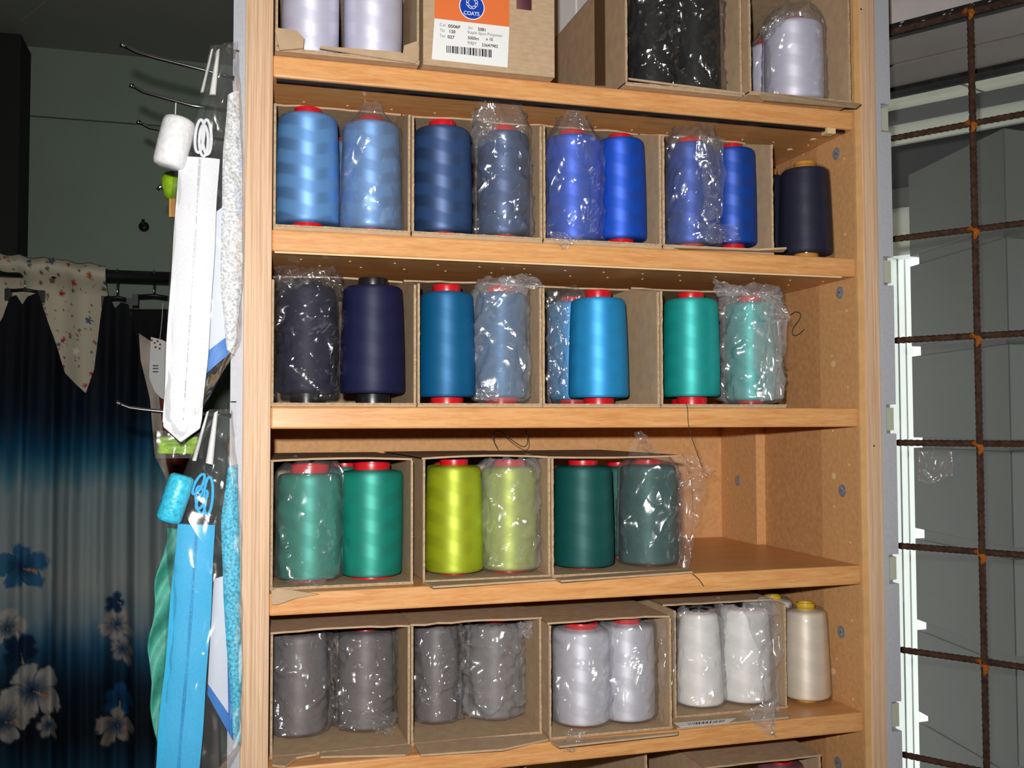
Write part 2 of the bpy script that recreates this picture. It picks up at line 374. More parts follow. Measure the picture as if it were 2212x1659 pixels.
# grey stacked rack beyond the glass
A = atD(2183, 920, 1.68); B = atD(1972, 920, 2.0); Cc = atD(2420, 920, 1.78)
Cc = A + (Cc - A) * 0.45; D_ = B + (Cc - A)
rk = thing('metal_rack', 'tall grey metal rack of stacked tiers standing outside the barred window', 'rack', (A.x, A.y, 0.0))
def zB(py): return (B + UP * ((920 - py) / F * 2.0)).z
tz = [zB(y) for y in (372, 552, 748, 945, 1140, 1335, 1530)]
for i in range(9): tz.append(tz[-1] - 0.18)
tz = [z for z in tz if z > 0.1] + [0.0]
ins = (A - B).normalized()
for i in range(len(tz) - 1):
    lp = 0.0 if i == 0 else 0.02
    q = [B, A, Cc, D_]
    MB().hexa([Vector((p.x, p.y, tz[i + 1])) for p in q] + [Vector((p.x, p.y, tz[i] - lp)) for p in q]).build('tier_panel', 'rack_grey', rk, bevel=0.002)
    if i:
        nn = Vector((-ins.y, ins.x, 0)) * -1
        q = [B + ins * 0.026, A - ins * 0.004, Cc, D_]
        cen = (A + B + Cc + D_) / 4
        q = [p + (cen - p).normalized() * 0.006 for p in q]
        MB().hexa([Vector((p.x, p.y, tz[i] - lp)) for p in q] + [Vector((p.x, p.y, tz[i])) for p in q]).build('tier_lip', 'rack_lip', rk)

# rebar grille
gz0 = unz(atN(2115, 958, 0))[2]
gr = thing('rebar_grille', 'rusty welded rebar grille fixed in front of the window', 'grille', fr(0, 0, 0.3))
def bar(p, q, r=0.0045):
    L = (q - p).length; n = int(L / 0.0042); pts = [p.lerp(q, i / n) for i in range(n + 1)]
    return MB().tube(pts, [r * (1.12 if i % 2 else 0.92) for i in range(n + 1)], 8)
uc = unz(atN(2117, 958, -0.008))[0]
for kk in range(-7, 5):
    z = gz0 + kk * 0.15
    if kk == 4: z = zs + 0.006
    bar(fr(-0.30, 0, z), fr(0.42, 0, z)).build('rebar', 'rust', gr, smooth=True)
for j in (-2, -1, 0, 1, 2):
    bar(fr(uc + j * 0.15, -0.0095, gz0 - 1.12), fr(uc + j * 0.15, -0.0095, zs + 0.012)).build('rebar', 'rust', gr, smooth=True)
    if abs(j) < 2:
        for kk in range(-4, 5):
            z = gz0 + kk * 0.15 if kk < 4 else zs + 0.006
            wd = MB().tube([fr(uc + j * .15 - 0.014, -0.002, z), fr(uc + j * .15 - 0.004, -0.007, z + 0.001), fr(uc + j * .15 + 0.003, -0.012, z - 0.006), fr(uc + j * .15, -0.012, z - 0.016)], [0.002, 0.0047, 0.0046, 0.002], 8)
            wd.build('weld', 'weld_rust', gr, smooth=True)
# clear plastic scrap stuck to the glass
random.seed(9)
def scrap(s, t):
    px = 1985 + 75 * s; py = 962 + 75 * t + 8 * math.sin(5 * s)
    p = atN(px, py, 0.252); n_ = noise.noise(Vector((s * 4, t * 4, 3.3)))
    return p - ND * (0.006 * abs(n_) + 0.002)
tag(MB().grid(scrap, 16, 16).build('film_scrap', 'clear_film', smooth=True, solid=0.0004), 'crumpled scrap of clear film stuck on the window glass', 'plastic film')

# ------------------------------------------------------------------ the shelving cabinet
SZ = [ZO + 0.36726, ZO + 0.1842, ZO, ZO - 0.19112, ZO - 0.36754, ZO - 0.553, ZO - 0.74, ZO - 0.93, ZO - 1.12]
T = 0.023; CT = CEIL - 0.06; DP = 0.33
cb = thing('shelving_cabinet', 'tall open wooden cabinet with beech shelves and oak-edged sides', 'cabinet', (0.35, 0.17, 0))
MB().box(-0.0275, -0.0002, 0.003, DP + 0.01, 0, CT).build('side_panel', 'mdf', cb)
MB().box(-0.0278, 0.0, -0.004, 0.003, 0, CT).build('edge_lath', 'oak', cb, bevel=0.0012)
MB().box(0.7005, 0.7295, 0.002, 0.081, 0, CT).build('side_panel', 'mdf_light', cb)
MB().box(0.7025, 0.7292, 0.081, 0.26, 0, CT).build('side_panel', 'mdf', cb)
rs_ = MB().box(0.688, 0.7292, 0.226, DP + 0.012, 0, CT).build('rear_post', 'mdf_light', cb)
MB().box(0.7085, 0.7298, -0.004, 0.002, 0, CT).build('edge_lath', 'oak', cb, bevel=0.0012)
MB().box(0.7003, 0.7085, -0.002, 0.002, 0, CT).build('edge_strip', 'edge_tan', cb)
MB().box(0, 0.688, DP, DP + 0.008, 0, SZ[0] - 0.002).build('back_panel', 'mdf_light', cb)
bp_ = MB().box(0, 0.688, DP, DP + 0.008, SZ[0], CT).build('back_panel', 'laminate_grey', cb)
bp_['label'] = 'pale grey upper back board'
xs = atY(1245, 40, DP).x
MB().box(xs - 0.0015, xs + 0.0015, DP - 0.0006, DP, SZ[0], CT).build('seam', 'label_white', bp_)
MB().box(-0.0275, 0.7295, 0.0, DP + 0.012, CT, CT + 0.022).build('top_board', 'beech', cb)
for i, z in enumerate(SZ):
    x1 = 0.70
    s_ = MB().prism([(0, 0, z - T), (x1, 0, z - T), (x1, 0.226, z - T), (0.688, 0.226, z - T), (0.688, DP, z - T), (0, DP, z - T)], (0, 0, T)).build('shelf', 'beech', cb, bevel=0.0022)
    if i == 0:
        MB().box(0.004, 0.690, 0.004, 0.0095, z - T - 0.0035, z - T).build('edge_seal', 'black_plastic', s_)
    if i == 1:
        MB().box(0.003, 0.680, 0.001, 0.004, z - T - 0.0018, z - T).build('edge_band', 'cream_dot', s_)
    if i in (0, 1, 2, 3):
        dm = MB(); random.seed(20 + i)
        for row in (0.045, 0.085):
            for kx in range(14):
                dm.disc((0.035 + kx * 0.05 + random.uniform(-.003, .003) + (0.02 if row > .06 else 0), row + (0.03 if i == 0 else 0), z - T), (0, 0, -1), 0.0013, 0.0006, 8)
        if i == 0:
            dm.disc((0.675, 0.05, z - T), (0, 0, -1), 0.004, 0.001, 12); dm.disc((0.672, 0.10, z - T), (0, 0, -1), 0.004, 0.001, 12)
        dm.build('pin_hole', 'cream_dot', s_, kind='stuff')
    if i == 0:
        MB().box(0.662, 0.674, 0.0, 0.012, z - T - 0.007, z - T).build('shelf_pin', 'cream_dot', s_)
dm = MB(); random.seed(5)
for i in range(40):
    z = ZO - 0.55 + i * 0.032
    if min(abs(z - (s - T / 2)) for s in SZ) < 0.018: continue
    if i % 3 == 0: dm.disc((0.7006, 0.022, z), (-1, 0, 0), 0.0016, 0.0005, 8)
    if i % 3 == 1: dm.disc((0.7006, 0.055, z + 0.01), (-1, 0, 0), 0.0016, 0.0005, 8)
    if i % 3 == 2: dm.disc((0.6883, 0.27 if i % 2 else 0.31, z), (-1, 0, 0), 0.0016, 0.0005, 8)
dm.build('pin_hole', 'cream_dot', cb, kind='stuff')
for px, py in ((1807, 332), (1815, 632), (1820, 1060), (1818, 1365), (1811, 1648)):
    p = atX(px, py, 0.7005)
    d_ = MB().disc((0.701, p.y, p.z), (-1, 0, 0), 0.0078, 0.0014, 20).build('cam_fastener', 'zinc', cb)
    MB().box(0.6990, 0.6996, p.y - 0.005, p.y + 0.005, p.z - 0.0008, p.z + 0.0008).box(0.6990, 0.6996, p.y - 0.0008, p.y + 0.0008, p.z - 0.005, p.z + 0.005).build('slot', 'zinc', d_)
p = atX(1594, 1038, 0.688); MB().disc((0.6885, p.y, p.z), (-1, 0, 0), 0.0078, 0.0014, 20).build('cam_fastener', 'zinc', cb)
for px, py in ((1801, 1028), (1800, 786), (1800, 1450)):
    p = atX(px, py, 0.7005); MB().disc((0.7006, p.y, p.z), (-1, 0, 0), 0.0042, 0.0005, 14).build('dowel_plug', 'cream_dot', cb)
for px, py in ((1888, 963), (1860, 20)):
    p = atY(px, py, -0.004); MB().disc((p.x, -0.0038, p.z), (0, -1, 0), 0.0011, 0.0006, 8).build('nail_head', 'metal_black', cb)

# slotted steel uprights on both sides
def upright(label, x0, x1, y0, y1, slots, side):
    t = thing('slotted_upright', label, 'upright', ((x0 + x1) / 2, y0, 0))
    zs_ = sorted(slots); z = 0.0; m = MB(); hgt = 0.036; w_ = 0.0022; zt = CEIL - 0.065
    sa, sb = (x1 - 0.014, x1 + 0.0) if side > 0 else (x0, x0 + 0.006)          # slot cut through the face and one flank
    for s in zs_ + [zt + hgt / 2]:
        m.box(x0, x1, y0, y0 + w_, z, s - hgt / 2)
        fx = (x1 - w_, x1) if side > 0 else (x0, x0 + w_)
        m.box(fx[0], fx[1], y0 + w_, y1, z, s - hgt / 2)
        if s < zt: m.box(*((x0, sa) if side > 0 else (sb, x1)), y0, y0 + w_, s - hgt / 2, s + hgt / 2)
        z = s + hgt / 2
    m.box(*((x0, x0 + w_) if side > 0 else (x1 - w_, x1)), y0 + w_, y1, 0, zt)
    m.box(x0, x1, y1 - w_, y1, 0, zt)
    m.build('channel', 'grey_paint', t)
    if side > 0:
        for s in zs_: MB().box(x1 - 0.009, x1 + 0.001, y0 + 0.006, y1, s - 0.014, s + 0.014).build('bracket_tab', 'slot_beige', t)
    return t
upright('grey slotted steel upright between the cabinet and the rebar grille', 0.7298, 0.7535, 0.0, 0.03,
        [atY(1915, y, 0.0).z for y in (255, 585, 905, 1230, 1550)], 1)
upright('grey slotted steel upright behind the hanging zipper packs', -0.0400, -0.0278, 0.0, 0.03,
        [atY(515, y, 0.0).z for y in (145, 905)], -1)

# ------------------------------------------------------------------ cardboard boxes
def carton(label, shelf, x0, x1, ytop, yf=0.006, depth=0.285, ty=None, top=True, right=True, left=True, flaps=(), floor_ext=None, cat='box', th=0.0026, lip=0.0):
    z0 = SZ[shelf] + 0.0002; xm_ = (x0 + x1) / 2
    X0 = atY(x0, 900, yf).x; X1 = atY(x1, 900, yf).x; ty = yf if ty is None else ty
    zt = atY(xm_, ytop, ty).z
    t = thing('cardboard_box', label, cat, ((X0 + X1) / 2, yf, z0), 'open thread cartons on the shelves')
    yb = yf + depth
    tf = {0: 0.004, 1: 0.0062, 2: 0.004}.get(shelf, 0.003)
    MB().box(X0, X1, yf, yb, z0, z0 + tf).build('bottom_panel', 'cardboard_inner', t)
    zf = min(zt, atY(x1, ytop + (x1 - xm_) * 0.055, yf).z) if ty > yf + 0.03 else zt
    for on, xa in ((left, X0), (right, X1 - th)):
        if on: MB().prism([(xa, yf + 0.001, z0 + th), (xa, yb, z0 + th), (xa, yb, zt), (xa, ty, zt), (xa, yf + 0.001, zf)], (th, 0, 0)).build('side_panel', 'cardboard_inner', t)
    MB().box(X0 + th, X1 - th, yb - th, yb, z0 + th, zt).build('back_panel', 'cardboard_inner', t)
    if top:
        nx = 10; random.seed(int(x0 * 7 + ytop)); sag = random.uniform(-0.0015, 0.0025)
        jag = [random.uniform(-0.003, 0.003) for _ in range(nx + 1)]
        m = MB()
        def tp(u, v, dz): return (X0 + (X1 - X0) * u, (ty + jag[round(u * nx)]) * (1 - v) + yb * v, zt + sag * math.sin(u * PI) * (1 - v) + dz)
        m.grid(lambda u, v: tp(u, v, 0), nx, 3); m.grid(lambda u, v: tp(u, v, th * 0.8), nx, 3)
        for i in range(nx): m.f.append((i, i + 1, 4 * (nx + 1) + i + 1, 4 * (nx + 1) + i))
        m.build('top_panel', 'cardboard', t)
    random.seed(int(x0 * 3 + x1))
    def edge(pa, pb, nm='torn_edge'):      # ragged paler rim of a cut board
        n = 24; pts = []
        for i in range(n + 1):
            q = Vector(pa).lerp(Vector(pb), i / n); pts.append(q + Vector((random.uniform(-1, 1), random.uniform(-1, 0.4), random.uniform(-1, 1))) * 0.0003)
        MB().tube(pts, [random.uniform(0.0009, 0.0012) for _ in pts], 6).build(nm, 'cardboard_edge', t)
    if left: edge((X0 + th / 2, yf, z0 + th), (X0 + th / 2, yf, zf))
    if right: edge((X1 - th / 2, yf, z0 + th), (X1 - th / 2, yf, zf))
    edge((X0, yf - 0.0005, z0 + tf - 0.001), (X1, yf - 0.0005, z0 + tf - 0.001))
    for q, yy in flaps:                     # torn flap: outline in the photo, hinged at the box mouth
        if yy == 'floor':                   # torn floor flap lying on the shelf
            pts = [atZ(a, b, z0 + 0.0006) for a, b in q]; ex = (0, 0, 0.0022)
        else:
            pts = [atY(a, b, y_) for (a, b), y_ in zip(q, yy)]; ex = (0, 0.0022, 0)
        MB().prism(pts, ex).build('flap', 'cardboard_inner', t)
    t['_x'] = (X0 + (th if left else 0), X1 - (th if right else 0)); t['_z'] = z0 + tf; t['_zt'] = zt; t['_yb'] = yb
    return t

# ------------------------------------------------------------------ thread cones
NSEED = [100]
def ridge(p): return 1 - min(1, abs(noise.noise(p)) * 2.6)
def cone(label, base, px, ytop, ybt, color, core, chw, ctop, yc, group, bag=None, film=None, clamp=None, shoulder=0.006):
    """px = (left top, right top, left bottom, right bottom) of the wound thread in the photo."""
    xt = (px[0] + px[1]) / 2; xb = (px[2] + px[3]) / 2
    c0 = atY((xt + xb) / 2, 900, yc); d0 = dep((c0.x, yc, base))
    rt = (px[1] - px[0]) / 2 / F * d0 * 0.985; rb = (px[3] - px[2]) / 2 / F * d0 * 0.985
    cx = c0.x
    if clamp:
        rm = max(rt, rb); lo, hi = clamp
        cx = min(max(cx, lo + rm + 0.0006), hi - rm - 0.0006) if hi - lo > 2 * rm else (lo + hi) / 2
    h1 = atY((px[0] + px[1]) / 2, ytop, yc - rt).z - base
    hc = max(h1 + 0.003, atY((px[0] + px[1]) / 2, ctop, yc - chw / F * d0).z - base)
    h0 = max(0.003, min(0.012, atY(xb, ybt, yc - rb).z - base))
    rc = chw / F * d0
    t = thing('thread_cone', label, 'thread', (cx, yc, base), group)
    O = Vector((cx, yc, base))
    def rz(z): return rb + (rt - rb) * (z - h0) / (h1 - h0)
    sh = shoulder; prof = [(rc * 0.9, h0 + 0.001), (rb - 0.004, h0), (rb - 0.0012, h0 + 0.0012), (rb, h0 + 0.004)]
    for i in range(1, 8): z = h0 + 0.004 + (h1 - sh - h0 - 0.004) * i / 8; prof.append((rz(z) + 0.0006 * math.sin(i / 8 * PI), z))
    prof += [(rt, h1 - sh), (rt - sh * 0.12, h1 - sh * 0.5), (rt - sh * 0.5, h1 - sh * 0.12), (rt - sh * 1.1, h1), (rc * 0.9, h1 + 0.0015)]
    MB().lathe(prof, 44, O).build('thread', 'thread_' + color, t, smooth=True)
    rcb = min(rc * 1.15, rb * 0.75)
    MB().lathe([(rcb, 0), (rcb, h0 * 0.8), (rcb * 0.93, h0 + 0.004), (rc * 0.95, h1 - 0.004), (rc * 0.97, h1 + 0.001), (rc, hc - 0.002), (rc * 0.98, hc), (rc * 0.8, hc), (rc * 0.78, hc - 0.006), (rc * 0.74, h1 - 0.03), (rcb * 0.7, 0.0)], 36, O, close=True).build('core_tube', core, t, smooth=True, auto=True)
    if bag:
        NSEED[0] += 1; sd = bag.get('seed', NSEED[0]) * 3.71
        amp = bag.get('amp', 0.0042); zt = atY(xt, bag['top'], yc).z - base; st = bag.get('style', 'tuft')
        nv, na = 52, 64; b = MB()
        lean = bag.get('lean', 0.0)
        def surf(u, v):
            th_ = u * 2 * PI; z = v * zt
            if v < 0.02: R = rb * (0.55 + 22 * v)
            elif z < h1 - 0.004: R = rz(max(z, h0)) + 0.0012
            else:
                k_ = (z - h1 + 0.004) / max(0.001, zt - h1 + 0.004); e = bag.get('neck', 0.16) if st == 'tuft' else bag.get('neck', 0.7)
                R = (rt + 0.001) * ((1 - k_) ** 1.5 * (1 - e) + e if st == 'tuft' else 1 - (1 - e) * k_ ** 1.6)
            q = Vector((math.cos(th_) * 1.6 + sd, math.sin(th_) * 1.6, z * 26))
            q2 = Vector((math.cos(th_) * 3.8 + sd, math.sin(th_) * 3.8 + 7, z * 70))
            a = amp * (1.5 if z > h1 else 1.0)
            dR = a * (0.75 * ridge(q) ** 3 + 0.45 * ridge(q2) ** 2)
            loose = 0.5 + 0.5 * noise.noise(Vector((math.cos(th_) + sd * 2, math.sin(th_), z * 12)))
            dR += amp * 0.9 * loose
            if v < 0.04: dR *= v / 0.04 * 0.6
            R = R + dR
            zz = max(0.0004, z + (0.35 * a * noise.noise(q2 * 1.7) if v > 0.05 else 0) + ((0.006 * noise.noise(Vector((th_ * 2, sd, 0)))) * max(0, (z - h1) / max(.01, zt - h1)) if z > h1 else 0))
            X = cx + R * math.cos(th_) + lean * max(0, z - h1) ; Y = yc + R * math.sin(th_)
            if clamp: X = min(max(X, clamp[0] + 0.0003), clamp[1] - 0.0003)
            return (X, Y, base + zz)
        b.grid(surf, na, nv)
        for tq in bag.get('tails', ()):
            q, Yt, sdt = tq
            c4 = [atY(a_, b_, Yt) for a_, b_ in q]
            def patch(u, v, c4=c4, sdt=sdt):
                p = c4[0].lerp(c4[1], u).lerp(c4[3].lerp(c4[2], u), v)
                r_ = ridge(Vector((u * 2.2 + sdt, v * 2.2, sdt))) - 0.4
                r2 = noise.noise(Vector((u * 6 + sdt, v * 6, sdt * 2)))
                return p + Vector((0.0018 * r2, -0.009 * r_ - 0.003 * r2, 0.002 * noise.noise(Vector((u * 5, v * 5, sdt + 4)))))
            b.grid(patch, 18, 18)
        b.build('plastic_wrap', bag.get('mat', 'clear_film'), t, smooth=True)
    if film:                               # tight clear film sleeve
        zt = h1 - 0.002
        MB().lathe([(rz(h0) * 0.9, 0.002), (rb + 0.0012, 0.004), (rb + 0.0016, 0.01), (rt + 0.002, zt - 0.01), (rt + 0.001, zt), (rt * 0.8, h1 + 0.004), (rc * 1.1, hc - 0.004)], 44, O).build('film_sleeve', 'sleeve_film', t, smooth=True)
    return t

# ---- top shelf
S = 0
bA = carton('torn open carton of pale lavender cones beside the left oak upright, topmost shelf', 0, 589, 905, -70, yf=-0.012, ty=0.0,
            flaps=[(((690, 104), (897, 137), (893, 128), (864, 112), (692, 99)), (-0.016,) * 5), (((594, 66), (600, 60), (640, 66), (657, 82), (655, 104), (604, 108)), (-0.02,) * 6),
                   (((868, 132), (873, 98), (903, 88), (905, 128), (896, 137)), (-0.017,) * 5)])
cl_ = bA['_x']; bz = bA['_z']
cone('pale lavender thread cone nearest the left oak upright, in the torn topmost carton', bz, (604, 727, 606, 727), -120, 116, 'lavender', 'red_plastic', 34, -130, 0.036, 'white cones on the top shelf', clamp=(cl_[0], cl_[1]))
cone('pale lavender thread cone next to the carton with the orange label', bz, (741, 868, 738, 864), -120, 112, 'lavender', 'red_plastic', 34, -130, 0.036, 'white cones on the top shelf', clamp=(cl_[0], cl_[1]))

# closed carton with printed label
yfB = -0.014
X0 = atY(914, 140, yfB).x; X1 = atY(1198, 160, yfB).x; zB0 = SZ[0] + 0.0002; zB1 = zB0 + 0.14
cbx = thing('cardboard_box', 'closed kraft carton with an orange and white printed label and hand hole', 'box', ((X0 + X1) / 2, yfB, zB0))
hx0, hx1 = atY(1116, 5, yfB).x, atY(1149, 5, yfB).x; hz0 = atY(1132, 21, yfB).z; hz1 = hz0 + 0.022; th = 0.0028
MB().box(X0, hx0, yfB, yfB + th, zB0, zB1).box(hx1, X1, yfB, yfB + th, zB0, zB1).box(hx0, hx1, yfB, yfB + th, zB0, hz0).box(hx0, hx1, yfB, yfB + th, hz1, zB1).build('front_panel', 'cardboard', cbx)
MB().box(X0, X0 + th, yfB + th, yfB + 0.29, zB0, zB1).build('side_panel', 'cardboard', cbx)
MB().box(X1 - th, X1, yfB + th, yfB + 0.29, zB0, zB1).build('side_panel', 'cardboard', cbx)
MB().box(X0 + th, X1 - th, yfB + th, yfB + 0.29, zB0, zB0 + th).build('bottom_panel', 'cardboard', cbx)
MB().box(X0 + th, X1 - th, yfB + th, yfB + 0.29, zB1 - th, zB1).build('top_panel', 'cardboard', cbx)
MB().box(X0 + th, X1 - th, yfB + 0.287, yfB + 0.29, zB0 + th, zB1 - th).build('back_panel', 'cardboard', cbx)
mv = thing('thread_cone', 'mauve wrapped thread cone seen through the hand hole of the labelled carton', 'thread', ((hx0 + hx1) / 2, yfB + 0.045, zB0 + th))
o_ = Vector(mv['_o'])
MB().lathe([(0.012, 0.004), (0.030, 0.004), (0.031, 0.01), (0.028, 0.112), (0.012, 0.115)], 36, o_).build('thread', 'thread_mauve', mv, smooth=True)
MB().lathe([(0.014, 0), (0.014, 0.122), (0.011, 0.122), (0.011, 0)], 24, o_, close=True).build('core_tube', 'red_plastic', mv)
yl = yfB - 0.0005
lbl = MB().prism([atY(a, b, yfB - 0.0001) for a, b in ((938.5, 40), (1100, 58.5), (1096, 146), (932.5, 128))], (0, -0.0004, 0)).build('label', 'label_white', cbx)
zt_ = atY(940, -42, yl).z
q = [atY(938.5, 40, yfB - 0.0001), atY(1100, 58.5, yfB - 0.0001)]
MB().prism([q[0], Vector((q[0].x + 0.0008, q[0].y, zt_)), Vector((q[1].x, q[0].y, zt_)), q[1]], (0, -0.0004, 0)).build('label_band', 'label_orange', lbl)
def text(s, px, py, cap, mat, parent, dy=0.0, width=None, bold=0.0):
    cu = bpy.data.curves.new('text', 'FONT'); cu.body = s; cu.fill_mode = 'FRONT'; cu.offset = bold
    p = atY(px, py, yl - 0.0001 - dy); mpp = dep(p) / F
    cu.size = cap * mpp / 0.69
    tmp = bpy.data.objects.new('tmp', cu); col.objects.link(tmp); dg = bpy.context.evaluated_depsgraph_get()
    me = bpy.data.meshes.new_from_object(tmp.evaluated_get(dg)); col.objects.unlink(tmp); bpy.data.objects.remove(tmp)
    wd = max(v.co.x for v in me.vertices) if me.vertices else 1
    sx = width * mpp / wd if width else 1
    m = MB(); m.v = [Vector((p.x + v.co.x * sx, p.y, p.z + v.co.y)) for v in me.vertices]; m.f = [tuple(f.vertices) for f in me.polygons]
    bpy.data.meshes.remove(me)
    return m.build('lettering', mat, parent)
def C_(x, y): return 900 + x / 6.9125, y / 6.9125
for s, x, y, wd, mt, bd in (('Col', 345, 388, 88, 'print_grey', 0), ('0506F', 470, 408, 188, 'print_black', .02), ('Tkt', 345, 470, 75, 'print_grey', 0), ('120', 480, 487, 102, 'print_black', .02),
        ('Tex', 343, 550, 85, 'print_grey', 0), ('027', 462, 570, 108, 'print_black', .02), ('Art', 768, 434, 70, 'print_grey', 0), ('5081', 915, 456, 118, 'print_black', .02),
        ('Staple Spun Polyester', 757, 498, 548, 'print_grey', 0), ('5000m', 762, 584, 172, 'print_black', .015), ('x 10', 1035, 602, 106, 'print_black', .015),
        ('RBJV', 760, 657, 140, 'print_grey', 0), ('23647982', 972, 690, 250, 'print_black', .015)):
    a_, b_ = C_(x, y); text(s, a_, b_, 6.6, mt, lbl, width=wd / 6.9125, bold=bd * 0.006)
random.seed(77); bc = MB(); x = 445
while x < 1118:
    wd = random.choice((7, 7, 12, 18, 24)); f_ = (x - 445) / 675
    a_, b_ = C_(x, 680 + 62 * f_); a2, b2 = C_(x + wd, 787 + 75 * f_); p1 = atY(a_, b_, yl); p2 = atY(a2, b2, yl)
    bc.box(p1.x, p2.x, yl - 0.0002, yl, p2.z, p1.z); x += wd + random.choice((8, 8, 12, 18))
bc.build('barcode', 'print_black', lbl)
cx_, cz_ = atY(1019.3, 15, yl).x, atY(1019.3, 15, yl).z; mpp = dep((cx_, yl, cz_)) / F
def fdisc(x, z, r, dy, mat, nm, par):
    return MB().prism([(x + r * math.cos(i * PI / 24), yl - dy, z + r * math.sin(i * PI / 24)) for i in range(48)], (0, -0.00015, 0)).build(nm, mat, par)
fdisc(cx_, cz_, 28.2 * mpp, 0.0, 'label_white', 'logo_ring', lbl)
fdisc(cx_, cz_, 26.2 * mpp, 0.0002, 'logo_blue', 'logo_disc', lbl)
ch = MB(); ccz = cz_ + 8.5 * mpp
for i in range(8):
    a = i * PI / 4 + 0.39; c = Vector((cx_ + 10.2 * mpp * math.cos(a), yl - 0.0005, ccz + 10.2 * mpp * math.sin(a)))
    t_ = Vector((-math.sin(a), 0, math.cos(a))); n_ = Vector((math.cos(a), 0, math.sin(a)))
    ring = [c + t_ * (4.6 * mpp * math.cos(b)) + n_ * (2.5 * mpp * math.sin(b)) for b in [j * PI / 8 for j in range(17)]]
    ch.tube(ring, 0.75 * mpp, 6, cap=False)
ch.build('logo_chain', 'label_white', lbl)
a_, b_ = C_(702, 195); text('COATS', a_, b_ + 2.6, 8.0, 'label_white', lbl, dy=0.0004, width=35, bold=0.00006)

bC = carton('open carton packed with black wrapped cones, dark tape on its side', 0, 1357, 1612, -60, yf=-0.012, ty=0.0,
            flaps=[(((1358, 168), (1360, 172), (1610, 206), (1608, 200)), (-0.014,) * 4)])
Xc = bC['_x'][0] - 0.0026
MB().prism([(Xc - 0.0004, 0.05, SZ[0] + 0.02), (Xc - 0.0004, 0.085, SZ[0] + 0.032), (Xc - 0.0004, 0.085, bC['_zt']), (Xc - 0.0004, 0.05, bC['_zt'])], (0.0004, 0, 0)).build('tape', 'packing_tape', bC)
bz = bC['_z']; cl_ = bC['_x']
cone('black thread cone in crinkled clear wrap, in the taped carton, away from the white cone', bz, (1368, 1464, 1366, 1466), -70, 178, 'black', 'black_plastic', 28, -80, 0.042, 'black cones on the top shelf', bag=dict(top=-90, amp=0.007, mat='dark_film'), clamp=cl_)
cone('black thread cone in crinkled clear wrap, in the taped carton, beside the white cone', bz, (1474, 1580, 1472, 1582), -70, 184, 'black', 'black_plastic', 28, -80, 0.042, 'black cones on the top shelf', bag=dict(top=-90, amp=0.007, mat='dark_film'), clamp=cl_)
bD = carton('wide open carton holding a white wrapped cone at the right end of the top shelf', 0, 1628, 1850, -60, yf=-0.022, ty=-0.015,
            flaps=[(((1640, 204), (1658, 200), (1862, 224), (1850, 233), (1650, 216)), (-0.034, -0.032, -0.032, -0.04, -0.04))])
bz = bD['_z']; cl_ = bD['_x']
cone('fat white thread cone in clear wrap alone in the right end carton, topmost shelf', bz, (1664, 1788, 1662, 1789), 32, 204, 'lavender', 'mauve', 26, 33, 0.02, 'white cones on the top shelf', bag=dict(top=14, amp=0.003, style='open', neck=.5, tails=[(((1645, 60), (1690, 20), (1700, 40), (1650, 95)), -0.01, 2.2)]), clamp=cl_)
cone('white thread cone half hidden behind the fat white one, topmost shelf', bz, (1628, 1700, 1628, 1702), 88, 200, 'lavender', 'red_plastic', 18, 80, 0.09, 'white cones on the top shelf', bag=dict(top=62, amp=0.004), clamp=cl_)

# ---- second shelf: blues
G = 'blue cones on the second shelf'
b1 = carton('open carton of two light blue cones next to the left oak upright', 1, 587, 886, 240, ty=0.070)
k = b1['_x']; z = b1['_z']; yc = 0.047
cone('bare light blue thread cone with red core at the left oak upright', z, (597, 727, 591, 730), 236, 474, 'lightblue', 'red_plastic', 30, 228, yc, G, clamp=k)
cone('light blue thread cone in clear wrap tied at the top', z, (745, 867, 736, 870), 254, 487, 'lightblue', 'red_plastic', 28, 248, yc, G, bag=dict(top=226, amp=0.0022, neck=.22), clamp=k)
cone('light blue thread cone glimpsed at the back of the first carton, between two others', z, (690, 790, 690, 790), 300, 480, 'lightblue', 'red_plastic', 22, 296, 0.125, G, clamp=k)
b2 = carton('open carton of slate blue cones, one in loose clear wrap', 1, 889, 1173, 266, ty=0.070)
k = b2['_x']; z = b2['_z']
cone('bare slate blue thread cone with red core', z, (894, 1018, 890, 1020), 265, 495, 'slate', 'red_plastic', 29, 256, yc, G, clamp=k)
cone('slate blue thread cone in loose crinkled clear bag', z, (1044, 1156, 1042, 1158), 277, 502, 'slate', 'red_plastic', 26, 270, yc, G,
     bag=dict(top=231, amp=0.007, style='open', neck=.62, lean=-0.25, tails=[(((1016, 245), (1070, 222), (1080, 300), (1024, 320)), 0.02, 1.1)]), clamp=k)
b3 = carton('open carton of bright royal blue cones', 1, 1176, 1433, 285, ty=0.070)
k = b3['_x']; z = b3['_z']
cone('royal blue thread cone in clear bag gathered to a knot above it', z, (1180, 1303, 1180, 1296), 284, 516, 'royal', 'red_plastic', 30, 278, yc, G,
     bag=dict(top=224, amp=0.005, neck=.14, tails=[(((1222, 212), (1250, 214), (1252, 262), (1226, 262)), 0.02, 5.2), (((1188, 500), (1262, 508), (1222, 538), (1212, 538)), -0.007, 3.2)]), clamp=k)
cone('bare royal blue thread cone with red core', z, (1308, 1414, 1300, 1415), 292, 511, 'royal', 'red_plastic', 25, 288, yc, G, clamp=k)
b4 = carton('open carton of medium blue cones with a torn floor flap', 1, 1436, 1677, 307, ty=0.070,
            flaps=[(((1455, 535), (1640, 541), (1699, 538), (1692, 545), (1470, 540)), 'floor')])
k = b4['_x']; z = b4['_z']
